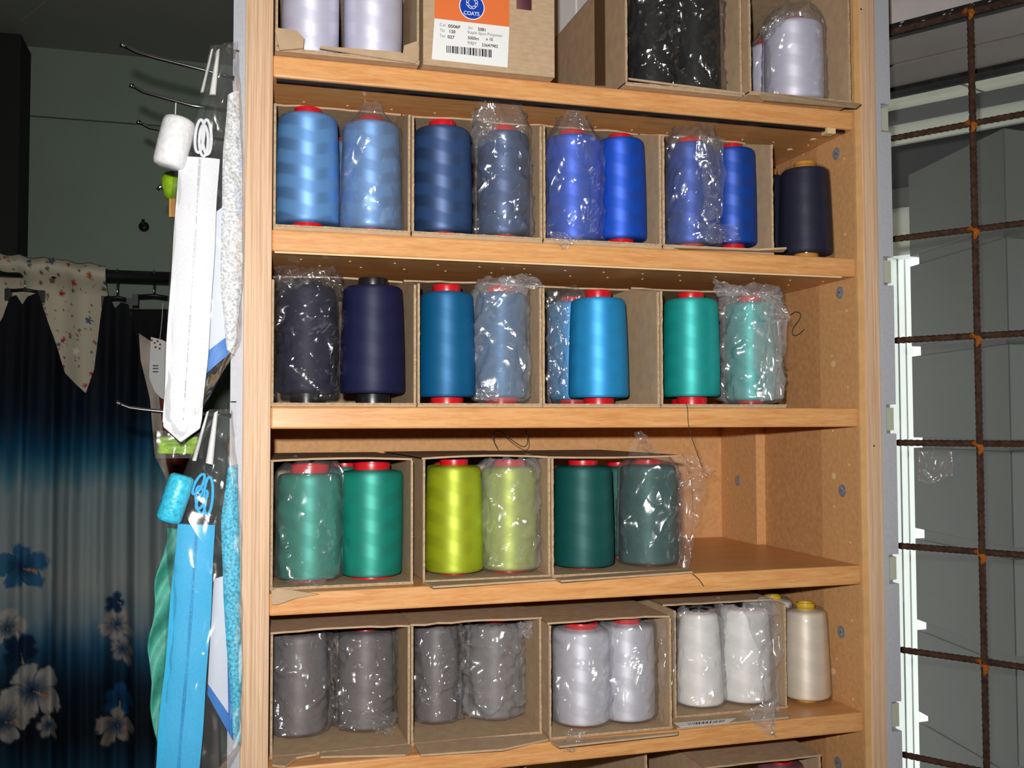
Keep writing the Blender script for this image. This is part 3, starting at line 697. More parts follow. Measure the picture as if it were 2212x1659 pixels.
cone('medium blue thread cone in clear bag with a crumpled tail at its foot', z, (1446, 1545, 1442, 1552), 300, 521, 'blue', 'red_plastic', 25, 294, yc, G,
     bag=dict(top=277, amp=0.006, style='open', neck=.6, lean=0.3, tails=[(((1510, 290), (1566, 300), (1562, 470), (1520, 480)), 0.008, 7.7), (((1506, 480), (1590, 486), (1598, 520), (1530, 528)), 0.006, 6.1)]), clamp=k)
cone('bare medium blue thread cone with red core', z, (1562, 1660, 1560, 1662), 314, 523, 'blue', 'red_plastic', 21, 310, yc, G, clamp=k)
p = atX(1678, 480, k[1] + 0.003)
lb = MB().box(k[1] + 0.0027, k[1] + 0.0032, 0.012, 0.05, SZ[1] + 0.012, SZ[1] + 0.042).build('label', 'label_white', b4)
cone('dark navy tapered thread cone with amber core, standing free at the right side panel', SZ[1] + 0.0002, (1690, 1792, 1694, 1809), 354, 541, 'navycone', 'amber_plastic', 23, 346, 0.052, G, film=True, clamp=(0, 0.6992))
cone('dark navy tapered thread cone hidden behind the one with amber core', SZ[1] + 0.0002, (1684, 1764, 1682, 1776), 378, 541, 'navycone', 'amber_plastic', 18, 368, 0.135, G, clamp=(0, 0.690))

# ---- third shelf: navy to turquoise
G = 'navy to turquoise cones on the third shelf'; yc = 0.056
b5 = carton('open carton of navy cones below the light blue pair', 2, 585, 899, 607, ty=0.094)
k = b5['_x']; z = b5['_z']
cone('near-black navy thread cone in heavily crinkled clear bag', z, (600, 724, 596, 726), 612, 848, 'ink', 'black_plastic', 30, 600, yc, G,
     bag=dict(top=581, amp=0.0075, mat='dark_film', style='open', neck=.75, tails=[(((594, 596), (660, 582), (720, 588), (602, 640)), 0.03, 8.8)]), clamp=k)
cone('bare navy thread cone with black core', z, (747, 877, 733, 877), 612, 849, 'navy', 'black_plastic', 32, 598, yc, G, clamp=k)
b6 = carton('open carton of petrol blue cones', 2, 902, 1171, 615, ty=0.094)
k = b6['_x']; z = b6['_z']
cone('bare petrol blue thread cone with red core', z, (904, 1021, 904, 1032), 626, 857, 'teal', 'red_plastic', 31, 613, yc, G, clamp=k)
cone('petrol blue thread cone in shiny dimpled clear bag', z, (1046, 1158, 1044, 1158), 628, 858, 'teal', 'red_plastic', 31, 618, yc, G,
     bag=dict(top=604, amp=0.0065, style='open', neck=.6, mat='milky_film', tails=[(((1080, 600), (1140, 592), (1178, 618), (1090, 640)), 0.02, 4.4), (((1028, 838), (1080, 842), (1074, 866), (1024, 864)), 0.012, 2.9)]), clamp=k)
b7 = carton('open carton of sky blue cones', 2, 1173, 1426, 625, ty=0.094)
k = b7['_x']; z = b7['_z']
cone('sky blue thread cone in clear bag tucked behind the bare sky blue one', z, (1184, 1290, 1184, 1290), 648, 862, 'sky', 'red_plastic', 24, 640, 0.122, G,
     bag=dict(top=628, amp=0.007, style='open', neck=.6, tails=[(((1182, 660), (1226, 640), (1226, 730), (1182, 760)), 0.045, 5.9), (((1182, 750), (1226, 730), (1224, 852), (1182, 858)), 0.045, 1.3)]), clamp=k)
cone('bare sky blue thread cone with red core', z, (1236, 1356, 1224, 1357), 639, 858, 'sky', 'red_plastic', 29, 625, yc, G, clamp=k)
cone('sky blue thread cone glimpsed behind, beside the empty right of its carton', z, (1290, 1378, 1290, 1378), 656, 862, 'sky', 'red_plastic', 20, 652, 0.122, G, clamp=k)
b8 = carton('open carton of turquoise cones', 2, 1429, 1698, 632, ty=0.094, right=False)
k = (b8['_x'][0], b8['_x'][1] + 0.02); z = b8['_z']
cone('bare turquoise thread cone with red core', z, (1438, 1555, 1431, 1555), 640, 856, 'turquoise', 'red_plastic', 29, 630, yc, G, clamp=k)
cone('turquoise thread cone glimpsed behind the bare turquoise one', z, (1432, 1520, 1432, 1520), 660, 862, 'turquoise', 'red_plastic', 22, 650, 0.125, G, clamp=k)
cone('turquoise thread cone in large milky crinkled bag', z, (1570, 1676, 1567, 1678), 649, 864, 'turquoise', 'red_plastic', 24, 637, yc, G,
     bag=dict(top=622, amp=0.008, style='open', neck=.8, mat='milky_film', tails=[(((1534, 600), (1600, 622), (1640, 640), (1548, 640)), 0.02, 9.1), (((1636, 622), (1688, 640), (1706, 694), (1650, 700)), 0.012, 1.9), (((1628, 700), (1694, 690), (1694, 860), (1640, 866)), 0.012, 3.6)]), clamp=k)

# ---- fourth shelf: greens
G = 'green cones on the fourth shelf'; yc = 0.066
b9 = carton('open carton of emerald cones with a torn flap over the shelf edge', 3, 586, 893, 996, yf=0.018, ty=0.026,
            flaps=[(((586, 1276), (600, 1270), (690, 1284), (640, 1292), (600, 1306), (586, 1306)), (-0.004, -0.004, -0.004, -0.008, -0.01, -0.01))])
k = b9['_x']; z = b9['_z']
cone('emerald thread cone in clear bag with red core', z, (600, 738, 602, 738), 1026, 1257, 'green', 'red_plastic', 42, 1004, yc, G,
     bag=dict(top=992, amp=0.0035, style='open', neck=.6, seed=140, tails=[(((600, 1254), (724, 1244), (690, 1266), (630, 1264)), 0.02, 2.4)]), clamp=k)
cone('bare emerald thread cone with red core', z, (748, 886, 750, 882), 1019, 1255, 'green', 'red_plastic', 40, 1000, yc, G, clamp=k)
cone('emerald thread cone glimpsed behind the pair, only its red core clear', z, (690, 800, 690, 800), 1012, 1240, 'green', 'red_plastic', 30, 1000, 0.135, G, clamp=k)
b10 = carton('open carton of lime green cones', 3, 914, 1188, 991, yf=0.02, ty=0.03, flaps=[(((916, 1262), (1188, 1250), (1200, 1254), (935, 1271)), 'floor')])
k = b10['_x']; z = b10['_z']
cone('bare lime green thread cone with red core', z, (917, 1036, 920, 1050), 1009, 1247, 'lime', 'red_plastic', 31, 993, yc, G, clamp=k)
cone('lime green thread cone glimpsed behind the bare lime one', z, (918, 1010, 918, 1010), 1006, 1240, 'lime', 'red_plastic', 26, 998, 0.14, G, clamp=k)
cone('lime green thread cone in milky dimpled bag', z, (1060, 1178, 1058, 1178), 1010, 1240, 'lime', 'red_plastic', 36, 995, yc, G, bag=dict(top=988, amp=0.006, style='open', neck=.6, mat='milky_film'), clamp=k)
b11 = carton('open carton of bottle green cones beside the empty end of its shelf', 3, 1191, 1482, 988, yf=0.016, ty=0.03, right=False,
             flaps=[(((1196, 1252), (1480, 1232), (1494, 1232), (1496, 1238), (1212, 1258)), 'floor')])
k = (b11['_x'][0], b11['_x'][1] + 0.03); z = b11['_z']
cone('bare bottle green thread cone with red core', z, (1196, 1322, 1190, 1326), 1009, 1233, 'darkgreen', 'red_plastic', 32, 995, yc, G, clamp=k)
cone('bottle green thread cone glimpsed behind the bottle green pair', z, (1290, 1380, 1290, 1380), 1010, 1225, 'darkgreen', 'red_plastic', 24, 998, 0.14, G, clamp=k)
cone('bottle green thread cone in clear bag whose loose end sticks out sideways', z, (1341, 1463, 1330, 1462), 1007, 1231, 'darkgreen', 'red_plastic', 31, 995, yc, G,
     bag=dict(top=985, amp=0.003, style='open', neck=.55, seed=171, tails=[(((1374, 932), (1388, 931), (1434, 984), (1358, 988)), 0.05, 6.6), (((1452, 985), (1492, 980), (1546, 1018), (1464, 1060)), 0.05, 3.3), (((1462, 1040), (1526, 1036), (1486, 1230), (1462, 1236)), 0.05, 8.1)]), clamp=k)

# ---- fifth shelf: greys and whites
G = 'grey and white cones on the fifth shelf'; yc = 0.108
b12 = carton('open carton of charcoal grey cones next to the left oak upright', 4, 588, 887, 1363, yf=0.03, ty=0.03,
             flaps=[(((588, 1606), (690, 1600), (684, 1632), (640, 1640), (616, 1659), (588, 1656)), 'floor'),
                    (((684, 1602), (880, 1588), (888, 1624), (876, 1634), (692, 1638)), 'floor')])
k = b12['_x']; z = b12['_z']
bg = dict(top=1362, amp=0.007, style='open', neck=.8)
cone('charcoal grey thread cone in crinkled clear bag, at the left oak upright', z, (592, 710, 590, 710), 1376, 1596, 'grey', 'red_plastic', 29, 1366, yc, G, bag=dict(bg), clamp=k)
cone('charcoal grey thread cone in crinkled bag, beside the one at the left oak upright', z, (733, 850, 731, 850), 1372, 1584, 'grey', 'red_plastic', 29, 1362, yc, G, bag=dict(bg, tails=[(((790, 1546), (858, 1540), (850, 1586), (812, 1586)), 0.06, 2.2)]), clamp=k)
b13 = carton('open carton of charcoal grey cones, second from the left oak upright', 4, 889, 1168, 1345, yf=0.03, ty=0.03,
             flaps=[(((892, 1606), (1166, 1590), (1184, 1600), (1086, 1622), (908, 1634)), 'floor')])
k = b13['_x']; z = b13['_z']
cone('charcoal grey thread cone in crinkled clear bag, its red core hidden', z, (896, 990, 894, 990), 1358, 1578, 'grey', 'red_plastic', 22, 1352, yc, G, bag=dict(bg, top=1346), clamp=k)
cone('charcoal grey thread cone in baggy clear wrap with red core showing on top', z, (1036, 1142, 1032, 1146), 1353, 1579, 'grey', 'red_plastic', 30, 1339, yc, G,
     bag=dict(bg, top=1340, amp=0.009, mat='milky_film', tails=[(((1118, 1350), (1146, 1334), (1160, 1350), (1140, 1384)), 0.06, 5.0)]), clamp=k)
yc = 0.052
b14 = carton('open carton of silver grey cones in clear bags', 4, 1184, 1446, 1341, yf=0.006, ty=0.012,
             flaps=[(((1190, 1606), (1445, 1586), (1466, 1584), (1464, 1588), (1208, 1616)), 'floor')])
k = b14['_x']; z = b14['_z']
cone('silver grey thread cone in clear bag pointed at the foot', z, (1190, 1316, 1190, 1314), 1370, 1583, 'silver', 'red_plastic', 37, 1350, yc, G, bag=dict(top=1342, amp=0.004, style='open', neck=.6, seed=210, tails=[(((1220, 1580), (1270, 1576), (1240, 1622), (1214, 1624)), -0.013, 4.9)]), clamp=k)
cone('silver grey thread cone in clear bag with red core top and bottom', z, (1322, 1440, 1318, 1440), 1357, 1567, 'silver', 'red_plastic', 30, 1334, yc, G, bag=dict(top=1330, amp=0.004, style='open', neck=.6, seed=222, tails=[(((1424, 1340), (1456, 1318), (1458, 1440), (1430, 1570)), 0.02, 7.2)]), clamp=k)
yc = 0.07
b15 = carton('open carton of white cones with a barcode label on its floor', 4, 1452, 1692, 1302, yf=0.04, ty=0.07,
             flaps=[(((1450, 1556), (1690, 1540), (1706, 1548), (1704, 1552), (1462, 1576)), 'floor')])
k = (b15['_x'][0], b15['_x'][1]); z = b15['_z']
cone('white thread cone in milky bag, beside the silver grey cones', z, (1464, 1546, 1453, 1558), 1330, 1543, 'white', 'black_plastic', 21, 1320, 0.08, G, bag=dict(top=1312, amp=0.0035, style='open', neck=.6, mat='milky_film'), clamp=k)
cone('white thread cone in large milky bag with a long pointed corner', z, (1560, 1664, 1556, 1668), 1322, 1538, 'white', 'black_plastic', 21, 1312, 0.08, G, bag=dict(top=1296, amp=0.005, style='open', neck=.8, mat='milky_film', tails=[(((1600, 1304), (1668, 1286), (1690, 1360), (1640, 1420)), 0.045, 4.1), (((1640, 1420), (1690, 1360), (1684, 1560), (1646, 1540)), 0.03, 6.3), (((1600, 1540), (1682, 1510), (1676, 1590), (1660, 1586)), -0.014, 1.2)]), clamp=k)
lp = [atZ(a, b, SZ[4] + 0.0034) for a, b in ((1455, 1562), (1590, 1552), (1574, 1561), (1470, 1571))]
lb = MB().prism(lp, (0, 0, 0.0003)).build('label', 'label_white', b15)
random.seed(31); bc = MB(); f_ = 0.2
while f_ < 0.85:
    wd = random.choice((.012, .02, .03)); q = []
    for a, v in ((f_, 0.25), (f_ + wd, 0.25), (f_ + wd, 0.8), (f_, 0.8)):
        q.append(lp[0].lerp(lp[1], a).lerp(lp[3].lerp(lp[2], a), v) + Vector((0, 0, 0.0003)))
    bc.prism(q, (0, 0, 0.0001)); f_ += wd + random.choice((.015, .03))
bc.build('barcode', 'print_black', lb)
MB().box(b15['_x'][1] + 0.0027, b15['_x'][1] + 0.0032, 0.05, 0.075, SZ[4] + 0.055, SZ[4] + 0.095).build('label', 'label_white', b15)
cone('cream tapered thread cone with yellow core, standing free at the right side panel', SZ[4] + 0.0002, (1684, 1772, 1687, 1791), 1327, 1519, 'cream', 'yellow_plastic', 20, 1306, 0.068, G, film=True, clamp=(0, 0.6985))
cone('white tapered thread cone with yellow core standing behind the cream one', SZ[4] + 0.0002, (1652, 1736, 1646, 1746), 1302, 1500, 'white', 'yellow_plastic', 19, 1287, 0.15, G, film=True, clamp=(0, 0.698))

# ---- sixth shelf: only the carton tops show
b16 = carton('carton on the lowest shelf in view, nearer the left oak upright', 5, 1130, 1392, 1640, yf=0.05, ty=0.05, depth=0.27)
b17 = carton('carton with a wine red cone on the lowest shelf in view', 5, 1512, 1762, 1648, yf=0.02, ty=0.02)
k = b17['_x']; cone('wine red thread cone with red core in the lowest carton', b17['_z'], (1640, 1740, 1640, 1740), 1664, 1860, 'mauve', 'red_plastic', 26, 1652, 0.06, 'cones on the lowest shelf', clamp=k)
b18 = carton('plain carton on the lowest shelf at the left oak upright', 5, 860, 1120, 1668, yf=0.05, ty=0.05, depth=0.27)

# ------------------------------------------------------------------ loose threads
def curl(label, pts, r=0.0006, mat='thread_dark'):
    P = [Vector(p) for p in pts]; out = []
    for i in range(len(P) - 1):
        p0, p1, p2, p3 = P[max(i - 1, 0)], P[i], P[i + 1], P[min(i + 2, len(P) - 1)]
        for j in range(6):
            t = j / 6; out.append(0.5 * ((2 * p1) + (p2 - p0) * t + (2 * p0 - 5 * p1 + 4 * p2 - p3) * t * t + (3 * p1 - p0 - 3 * p2 + p3) * t ** 3))
    out.append(P[-1])
    tag(MB().tube(out, r, 6).build('loose_thread', mat, smooth=True), label, 'thread')
curl('dark thread curl clinging to the right side panel', [atX(a, b, 0.7018) for a, b in ((1706, 682), (1718, 674), (1729, 678), (1726, 692), (1714, 708), (1712, 722), (1722, 724), (1737, 712))])
curl('dark thread loop dangling in front of the cabinet back board', [atY(a, b, 0.2) for a, b in ((1075, 968), (1065, 948), (1068, 933), (1082, 932), (1105, 950), (1130, 965), (1140, 955), (1136, 926))])
curl('thin green thread hanging over the third shelf edge', [atY(a, b, -0.004) for a, b in ((1481, 870), (1485, 882), (1487, 915), (1494, 945), (1505, 975), (1516, 1008))], 0.0004)
curl('short dark thread end over the fourth shelf edge', [atY(a, b, -0.006) for a, b in ((1496, 1240), (1508, 1250), (1520, 1266))], 0.0005)

# ------------------------------------------------------------------ pegs and hanging packs on the left
def peg(label, pts, r=0.0021):
    return tag(MB().tube(pts, r, 10).tube([pts[0] + (pts[0] - pts[1]).normalized() * 0.0005, pts[0] + (pts[1] - pts[0]).normalized() * 0.003], r * 1.35, 10).build('display_peg', 'chrome', smooth=True), label, 'peg', 'chrome display pegs')
def pegline(px, Y, root):
    pts = [atY(a, b, Y) for a, b in px]; pts.append(Vector((root, Y, pts[-1].z - 0.004))); return pts
peg('chrome display peg carrying the white zipper pack', pegline(((262, 96), (278, 104), (296, 113), (330, 123), (460, 156)), 0.008, -0.039))
peg('bare chrome display peg just behind the white zipper pack peg', pegline(((282, 184), (296, 191), (310, 199), (350, 210), (415, 228)), 0.12, -0.0276))
peg('bare chrome display peg farthest behind the white zipper pack', pegline(((297, 263), (310, 269), (322, 276), (350, 281), (400, 291)), 0.25, -0.0276))
peg('chrome display peg carrying the blue zipper pack', pegline(((251, 869), (264, 875), (280, 881), (310, 885), (350, 889)), 0.008, -0.039))

def slab(pts, thick):                      # outline in the photo at given Y each -> slab going back by thick
    return MB().prism([atY(a, b, y) for a, b, y in pts], (0, thick, 0))
def pack(colr, label, dy, zip_, lace, card, roll, strapA, strapB, bagq, pull, fold=None):
    t = thing('zipper_pack', label, 'zipper pack', atY(zip_[0][0], zip_[0][1], -0.03))
    def strip(l, r, nm, mat, thick, Yf, wav=0.0, n=26, par=None):
        # l / r: polylines (px,py) of the two long edges
        def samp(pl, v):
            f = v * (len(pl) - 1); i = min(int(f), len(pl) - 2); q = f - i
            return (pl[i][0] * (1 - q) + pl[i + 1][0] * q, pl[i][1] * (1 - q) + pl[i + 1][1] * q)
        m = MB(); nu = 8
        def fn(u, v, back):
            a, b = samp(l, v), samp(r, v); px, py = a[0] * (1 - u) + b[0] * u, a[1] * (1 - u) + b[1] * u
            bul = math.sin(u * PI) ** 0.5 * 0.003 if not back else 0
            return atY(px, py, Yf) + Vector((wav * math.sin(v * 17 + 2 * u) * 0.5, (thick if back else -bul + wav * math.sin(v * 23)), 0))
        m.grid(lambda u, v: fn(u, v, False), nu, n); b0 = len(m.v); m.grid(lambda u, v: fn(1 - u, v, True), nu, n)
        for j in range(n):
            for u0, u1 in ((0, nu), (nu, 0)):
                a = j * (nu + 1) + u0; c = b0 + j * (nu + 1) + u1
                m.f.append((a, c, c + nu + 1, a + nu + 1) if u0 == 0 else (a, a + nu + 1, c + nu + 1, c))
        for j in (0, n):
            for u in range(nu):
                a = j * (nu + 1) + u; c = b0 + j * (nu + 1) + nu - u
                m.f.append((a, a + 1, c - 1, c) if j == 0 else (a, c, c - 1, a + 1))
        return m.build(nm, mat, par or t, smooth=True, auto=True), samp
    zt, samp = strip(zip_[0:5], zip_[5:10], 'zipper_tape', colr + '_tape', 0.010, -0.03 + dy, 0.0008)
    if fold:
        slab([(a, b, -0.031 + dy) for a, b in fold], 0.009).build('tape_fold', colr + '_tape', zt, bevel=0.0015)
    # zipper teeth along the middle of the tape
    m = MB(); n = 320
    for i in range(n):
        v = (i + 0.5) / n; a, b = samp(zip_[0:5], v), samp(zip_[5:10], v); f = 0.52
        c = atY(a[0] * (1 - f) + b[0] * f, a[1] * (1 - f) + b[1] * f, -0.0335 + dy)
        sx = 0.0007 if i % 2 else -0.0007
        m.box(c.x - 0.0010 + sx, c.x + 0.0010 + sx, c.y - 0.0006, c.y + 0.001, c.z - 0.0006, c.z + 0.0006)
    m.build('zipper_teeth', colr + '_teeth', zt, kind='stuff')
    lc, _ = strip(lace[0:5], lace[5:10], 'lace_trim', colr + '_lace', 0.014, -0.012 + dy, 0.0006)
    cd_, _ = strip(card[0:3], card[3:6], 'backing_card', 'card_white', 0.0008, -0.004 + dy)
    q = card; f = 0.82
    def mixp(a, b, f): return (a[0] * (1 - f) + b[0] * f, a[1] * (1 - f) + b[1] * f)
    strip([mixp(q[1], q[2], .72), q[2]], [mixp(q[4], q[5], .72), q[5]], 'card_print', 'card_blue', 0.0006, -0.0075 + dy, n=4, par=cd_)
    strip([mixp(q[0], q[3], f), mixp(q[2], q[5], f)], [q[3], q[5]], 'card_print', 'card_blue', 0.0006, -0.0075 + dy, n=8, par=cd_)
    # rolled ribbon
    a, b, rr = roll; pa, pb = atY(*a, -0.03 + dy), atY(*b, -0.03 + dy); R_ = rr / F * dep(pa)
    d = pb - pa
    m = MB().tube([pa, pa + d * .04, pa + d * .12, pa + d * .5, pa + d * .9, pa + d * .97, pb], [R_ * .7, R_ * .93, R_, R_ * 1.02, R_, R_ * .9, R_ * .6], 24)
    m.build('ribbon_roll', colr + '_satin', t, smooth=True)
    # zip pulls
    m = MB()
    for (c1, c2) in pull:
        p, q = atY(*c1, -0.02 + dy), atY(*c2, -0.024 + dy); sd = Vector((0.0042, 0, 0.0008))
        loop = [p + (q - p) * (0.5 - 0.5 * math.cos(x)) + sd * math.sin(x) for x in [i * PI / 8 for i in range(17)]]
        m.tube(loop, 0.0016, 8, cap=False)
    m.build('zip_pull', colr + '_tape', t, smooth=True)
    for s_ in (strapA, strapB):
        strip(s_[0:2], s_[2:4], 'hang_strap', 'strap_white', 0.0008, -0.022 + dy, n=10)
    # clear bag round it all
    m = MB(); L, Rr = bagq; sdn = len(colr) * 1.7
    def samp2(pl, v):
        f = v * (len(pl) - 1); i = min(int(f), len(pl) - 2); q = f - i
        return (pl[i][0] * (1 - q) + pl[i + 1][0] * q, pl[i][1] * (1 - q) + pl[i + 1][1] * q)
    def film(u, v):
        a, b = samp2(L, v), samp2(Rr, v); th_ = u * 2 * PI
        f = 0.5 - 0.5 * math.cos(th_); px = a[0] * (1 - f) + b[0] * f; py = a[1] * (1 - f) + b[1] * f
        g = min(1, v * 7, (1 - v) * 12) ** 0.6
        q = Vector((math.cos(th_) * 1.4 + sdn, math.sin(th_) * 1.4, v * 9))
        return atY(px, py, -0.016 + dy) + Vector((0.0015 * noise.noise(q * 2), (-0.029 * math.sin(th_) * g) + 0.004 * (ridge(q) - .5), 0))
    m.grid(film, 40, 70).build('clear_bag', 'bag_film', t, smooth=True)
    return t
pack('white', 'white zipper and lace trim in a clear bag on the upper chrome peg', 0.0,
     [(386, 338), (378, 480), (366, 640), (358, 780), (352, 912), (474, 344), (466, 480), (458, 640), (448, 780), (436, 905)],
     [(492, 205), (482, 330), (478, 480), (476, 620), (490, 755), (516, 196), (522, 330), (524, 480), (523, 620), (506, 768)],
     [(452, 470), (446, 640), (440, 812), (492, 440), (496, 620), (500, 760)],
     ((389, 256), (363, 362), 34), [(446, 250), (420, 330), (460, 108), (452, 248)][0:0] or [(455, 110), (432, 200), (461, 106), (440, 200)], [(467, 112), (452, 205), (475, 106), (466, 205)],
     ([(455, 100), (420, 260), (376, 360), (366, 560), (356, 780), (352, 905), (388, 960)], [(512, 90), (520, 200), (526, 340), (527, 560), (520, 740), (440, 880), (396, 960)]),
     (((434, 258), (428, 330)), ((446, 258), (448, 334)), ((440, 270), (440, 338))), fold=((352, 908), (437, 902), (432, 926), (390, 956), (352, 922)))
pack('blue', 'bright blue zipper and lace trim in a clear bag on the lower chrome peg', 0.0,
     [(384, 1132), (370, 1280), (356, 1440), (340, 1600), (330, 1760), (464, 1134), (458, 1280), (448, 1440), (436, 1600), (424, 1760)],
     [(492, 1010), (478, 1120), (482, 1290), (494, 1450), (502, 1580), (513, 1004), (515, 1120), (519, 1300), (522, 1460), (519, 1612)],
     [(462, 1250), (452, 1420), (448, 1500), (494, 1240), (500, 1440), (504, 1600)],
     ((395, 1026), (362, 1128), 27), [(446, 890), (414, 994), (452, 887), (424, 996)], [(462, 892), (444, 1000), (471, 887), (460, 1004)],
     ([(452, 884), (400, 1010), (352, 1120), (366, 1280), (352, 1440), (336, 1600), (328, 1780)], [(500, 884), (512, 1010), (522, 1140), (524, 1300), (526, 1480), (522, 1610), (430, 1780)]),
     (((438, 1024), (420, 1068)), ((452, 1030), (448, 1112)), ((430, 1050), (436, 1110)), ((444, 1060), (428, 1100))))

# other packs further back on the pegs
t = thing('ribbon_pack', 'lime green ribbon pack hanging behind the white zipper pack', 'ribbon pack', atY(365, 400, 0.15))
pa, pb = atY(352, 404, 0.15), atY(420, 398, 0.15)
MB().tube([pa, pa.lerp(pb, .15), pa.lerp(pb, .5), pb], [0.012, 0.0165, 0.017, 0.017], 18).build('ribbon_roll', 'lime_satin', t, smooth=True)
MB().box(atY(366, 430, .15).x, atY(380, 430, .15).x, 0.145, 0.150, atY(366, 470, .15).z, atY(366, 425, .15).z).build('tag', 'amber_plastic', t)
MB().tube([atY(341, 410, .14), atY(346, 402, .14), atY(352, 408, .14)], 0.0022, 8).build('clip', 'chrome', t, smooth=True)
MB().tube([atY(372, 390, .15), atY(376, 300, .14), atY(380, 222, .12)], 0.0007, 6).build('hang_loop', 'strap_white', t)
t = thing('ribbon_pack', 'lime green trim pack hanging behind the foot of the white zipper pack', 'ribbon pack', atY(370, 960, 0.03))
MB().grid(lambda u, v: atY(342 + 86 * u, 944 + 36 * v, 0.035) + Vector((0, 0.006 * noise.noise(Vector((u * 4, v * 4, 1))), 0)), 14, 8).build('ribbon', 'lime_satin', t, smooth=True, solid=0.003)
MB().grid(lambda u, v: atY(338 + 100 * u, 930 + 60 * v, 0.026) + Vector((0, 0.005 * noise.noise(Vector((u * 4, v * 4, 5))), 0)), 14, 8).build('clear_bag', 'clear_film', t, smooth=True)
MB().tube([atY(400, 946, .035), atY(404, 915, .02), atY(405, 893, .009)], 0.0007, 6).build('hang_loop', 'strap_white', t)
m = MB()
def rib(u, v):
    x = 352 - 38 * math.sin(v * PI * 0.9) + (4 * math.sin(v * 22)) + (14 * v - 6)
    return atY(x + (30 + 26 * u - 4) * u + 20 * (1 - v) * .8, 1140 + 520 * v, 0.05 + 0.012 * u) + Vector((0, 0.004 * math.sin(v * 26 + u * 5), 0))
tag(m.grid(rib, 10, 60).build('hanging_ribbon', 'green_ribbon', smooth=True, solid=0.0015), 'wavy sea green ribbon hanging behind the blue zipper pack', 'ribbon')

# ------------------------------------------------------------------ clothes rail by the back wall
YR = 1.18
pA, pB = atY(-120, 550, YR), atY(520, 622, YR)
zr = atY(290, 597, YR).z
rl = thing('clothes_rail', 'black clothes rail carrying dresses in front of the green-grey wall', 'clothes rail', (pA.x, YR, 0))
MB().tube([(pA.x - 0.15, YR, zr), (-0.10, YR, zr)], 0.012, 14).build('rail', 'metal_black', rl, smooth=True)
for xx in (pA.x - 0.14, -0.115):
    MB().tube([(xx, YR, 0.01), (xx, YR, zr)], 0.012, 12).build('post', 'metal_black', rl, smooth=True)
    MB().tube([(xx, YR - 0.22, 0.012), (xx, YR + 0.22, 0.012)], 0.012, 12).build('foot', 'metal_black', rl, smooth=True)

def interp(tab, x):
    for (a, b), (c, d) in zip(tab, tab[1:]):
        if a <= x <= c: return b + (d - b) * (x - a) / (c - a)
    return tab[0][1] if x < tab[0][0] else tab[-1][1]
def mixc(a, b, f): return tuple(p + (q - p) * f for p, q in zip(a, b))
GRAD = [(600, (10, 12, 18)), (800, (10, 14, 22)), (900, (8, 30, 48)), (965, (14, 78, 116)), (1010, (70, 130, 152)), (1060, (150, 170, 176)), (1250, (176, 184, 182)), (1330, (140, 164, 176)), (1400, (36, 92, 132)), (1470, (14, 36, 56)), (1560, (12, 22, 32)), (1640, (20, 66, 92)), (1760, (40, 100, 130))]
def gradc(y):
    for (a, c1), (b, c2) in zip(GRAD, GRAD[1:]):
        if a <= y <= b: return mixc(c1, c2, (y - a) / (b - a))
    return GRAD[0][1] if y < 600 else GRAD[-1][1]
FLOW = [(58, 1218, 58, (44, 110, 160), 0.4), (28, 1345, 42, (206, 196, 186), 0.2), (55, 1395, 46, (16, 44, 74), 1.1), (78, 1480, 66, (214, 206, 196), 0.7), (22, 1540, 58, (196, 188, 180), 0.1), (255, 1345, 40, (196, 184, 174), 0.9), (268, 1395, 34, (178, 164, 156), 0.2), (262, 1500, 38, (20, 84, 140), 1.4), (256, 1560, 46, (176, 160, 148), 0.3), (252, 1296, 26, (16, 54, 92), 0.1), (110, 1560, 30, (190, 180, 172), .5)]
def dress_col(x, y):
    n1 = noise.noise(Vector((x * 0.05, y * 0.006, 2.0))); c = gradc(y + 26 * n1 + 10 * noise.noise(Vector((x * 0.11, y * 0.012, 5))))
    for fx, fy, R, fc, ph in FLOW:
        dx, dy = x - fx, y - fy; d = math.hypot(dx, dy)
        if d < R * 1.25:
            a = math.atan2(dy, dx) + 0.35 * noise.noise(Vector((dx * .03, dy * .03, fx)))
            pet = abs(math.cos(2.5 * (a + ph))); pid = math.floor((a + ph) * 2.5 / PI + 0.5)
            edge = R * (0.5 + 0.5 * pet ** 0.45) * (0.82 + 0.3 * ((math.sin(pid * 12.9 + fx) * 43.7) % 1)) * (1 + 0.12 * noise.noise(Vector((dx * .12, dy * .12, 1))))
            if d < edge:
                q = d / edge; vein = noise.noise(Vector((a * 9, q * 1.5, fy)))
                g = mixc((16, 50, 88), fc, min(1, q * 1.7 + 0.25 * vein)); g = mixc(g, (18, 50, 84), 0.55 * max(0, 1 - pet * 3.2))
                c = mixc(c, g, 0.92 * min(1, (edge - d) / 7))
                if abs(a - ph) < 0.12 and d < R * 0.55: c = (196, 150, 120)
    return lin(tuple(max(0, v * 0.85) for v in c))
TOP = [(-60, 820), (-10, 730), (12, 690), (26, 645), (40, 640), (52, 660), (62, 644), (86, 634), (108, 703), (145, 807), (188, 850), (206, 800), (220, 680), (227, 644), (238, 640), (250, 668), (262, 655), (279, 659), (300, 753), (326, 862), (336, 985), (420, 1150)]
YD = YR - 0.03
def pleat(x, v): return 0.020 * v ** 0.6 * (math.sin(x * 0.041 + 0.8) + 0.55 * math.sin(x * 0.083 + 1 + 0.6 * v) + 0.25 * math.sin(x * 0.19 + 2.0 * v))
m = MB(); NU, NV = 200, 330; cols = []
x0, x1, yb = -60, 372, 1790
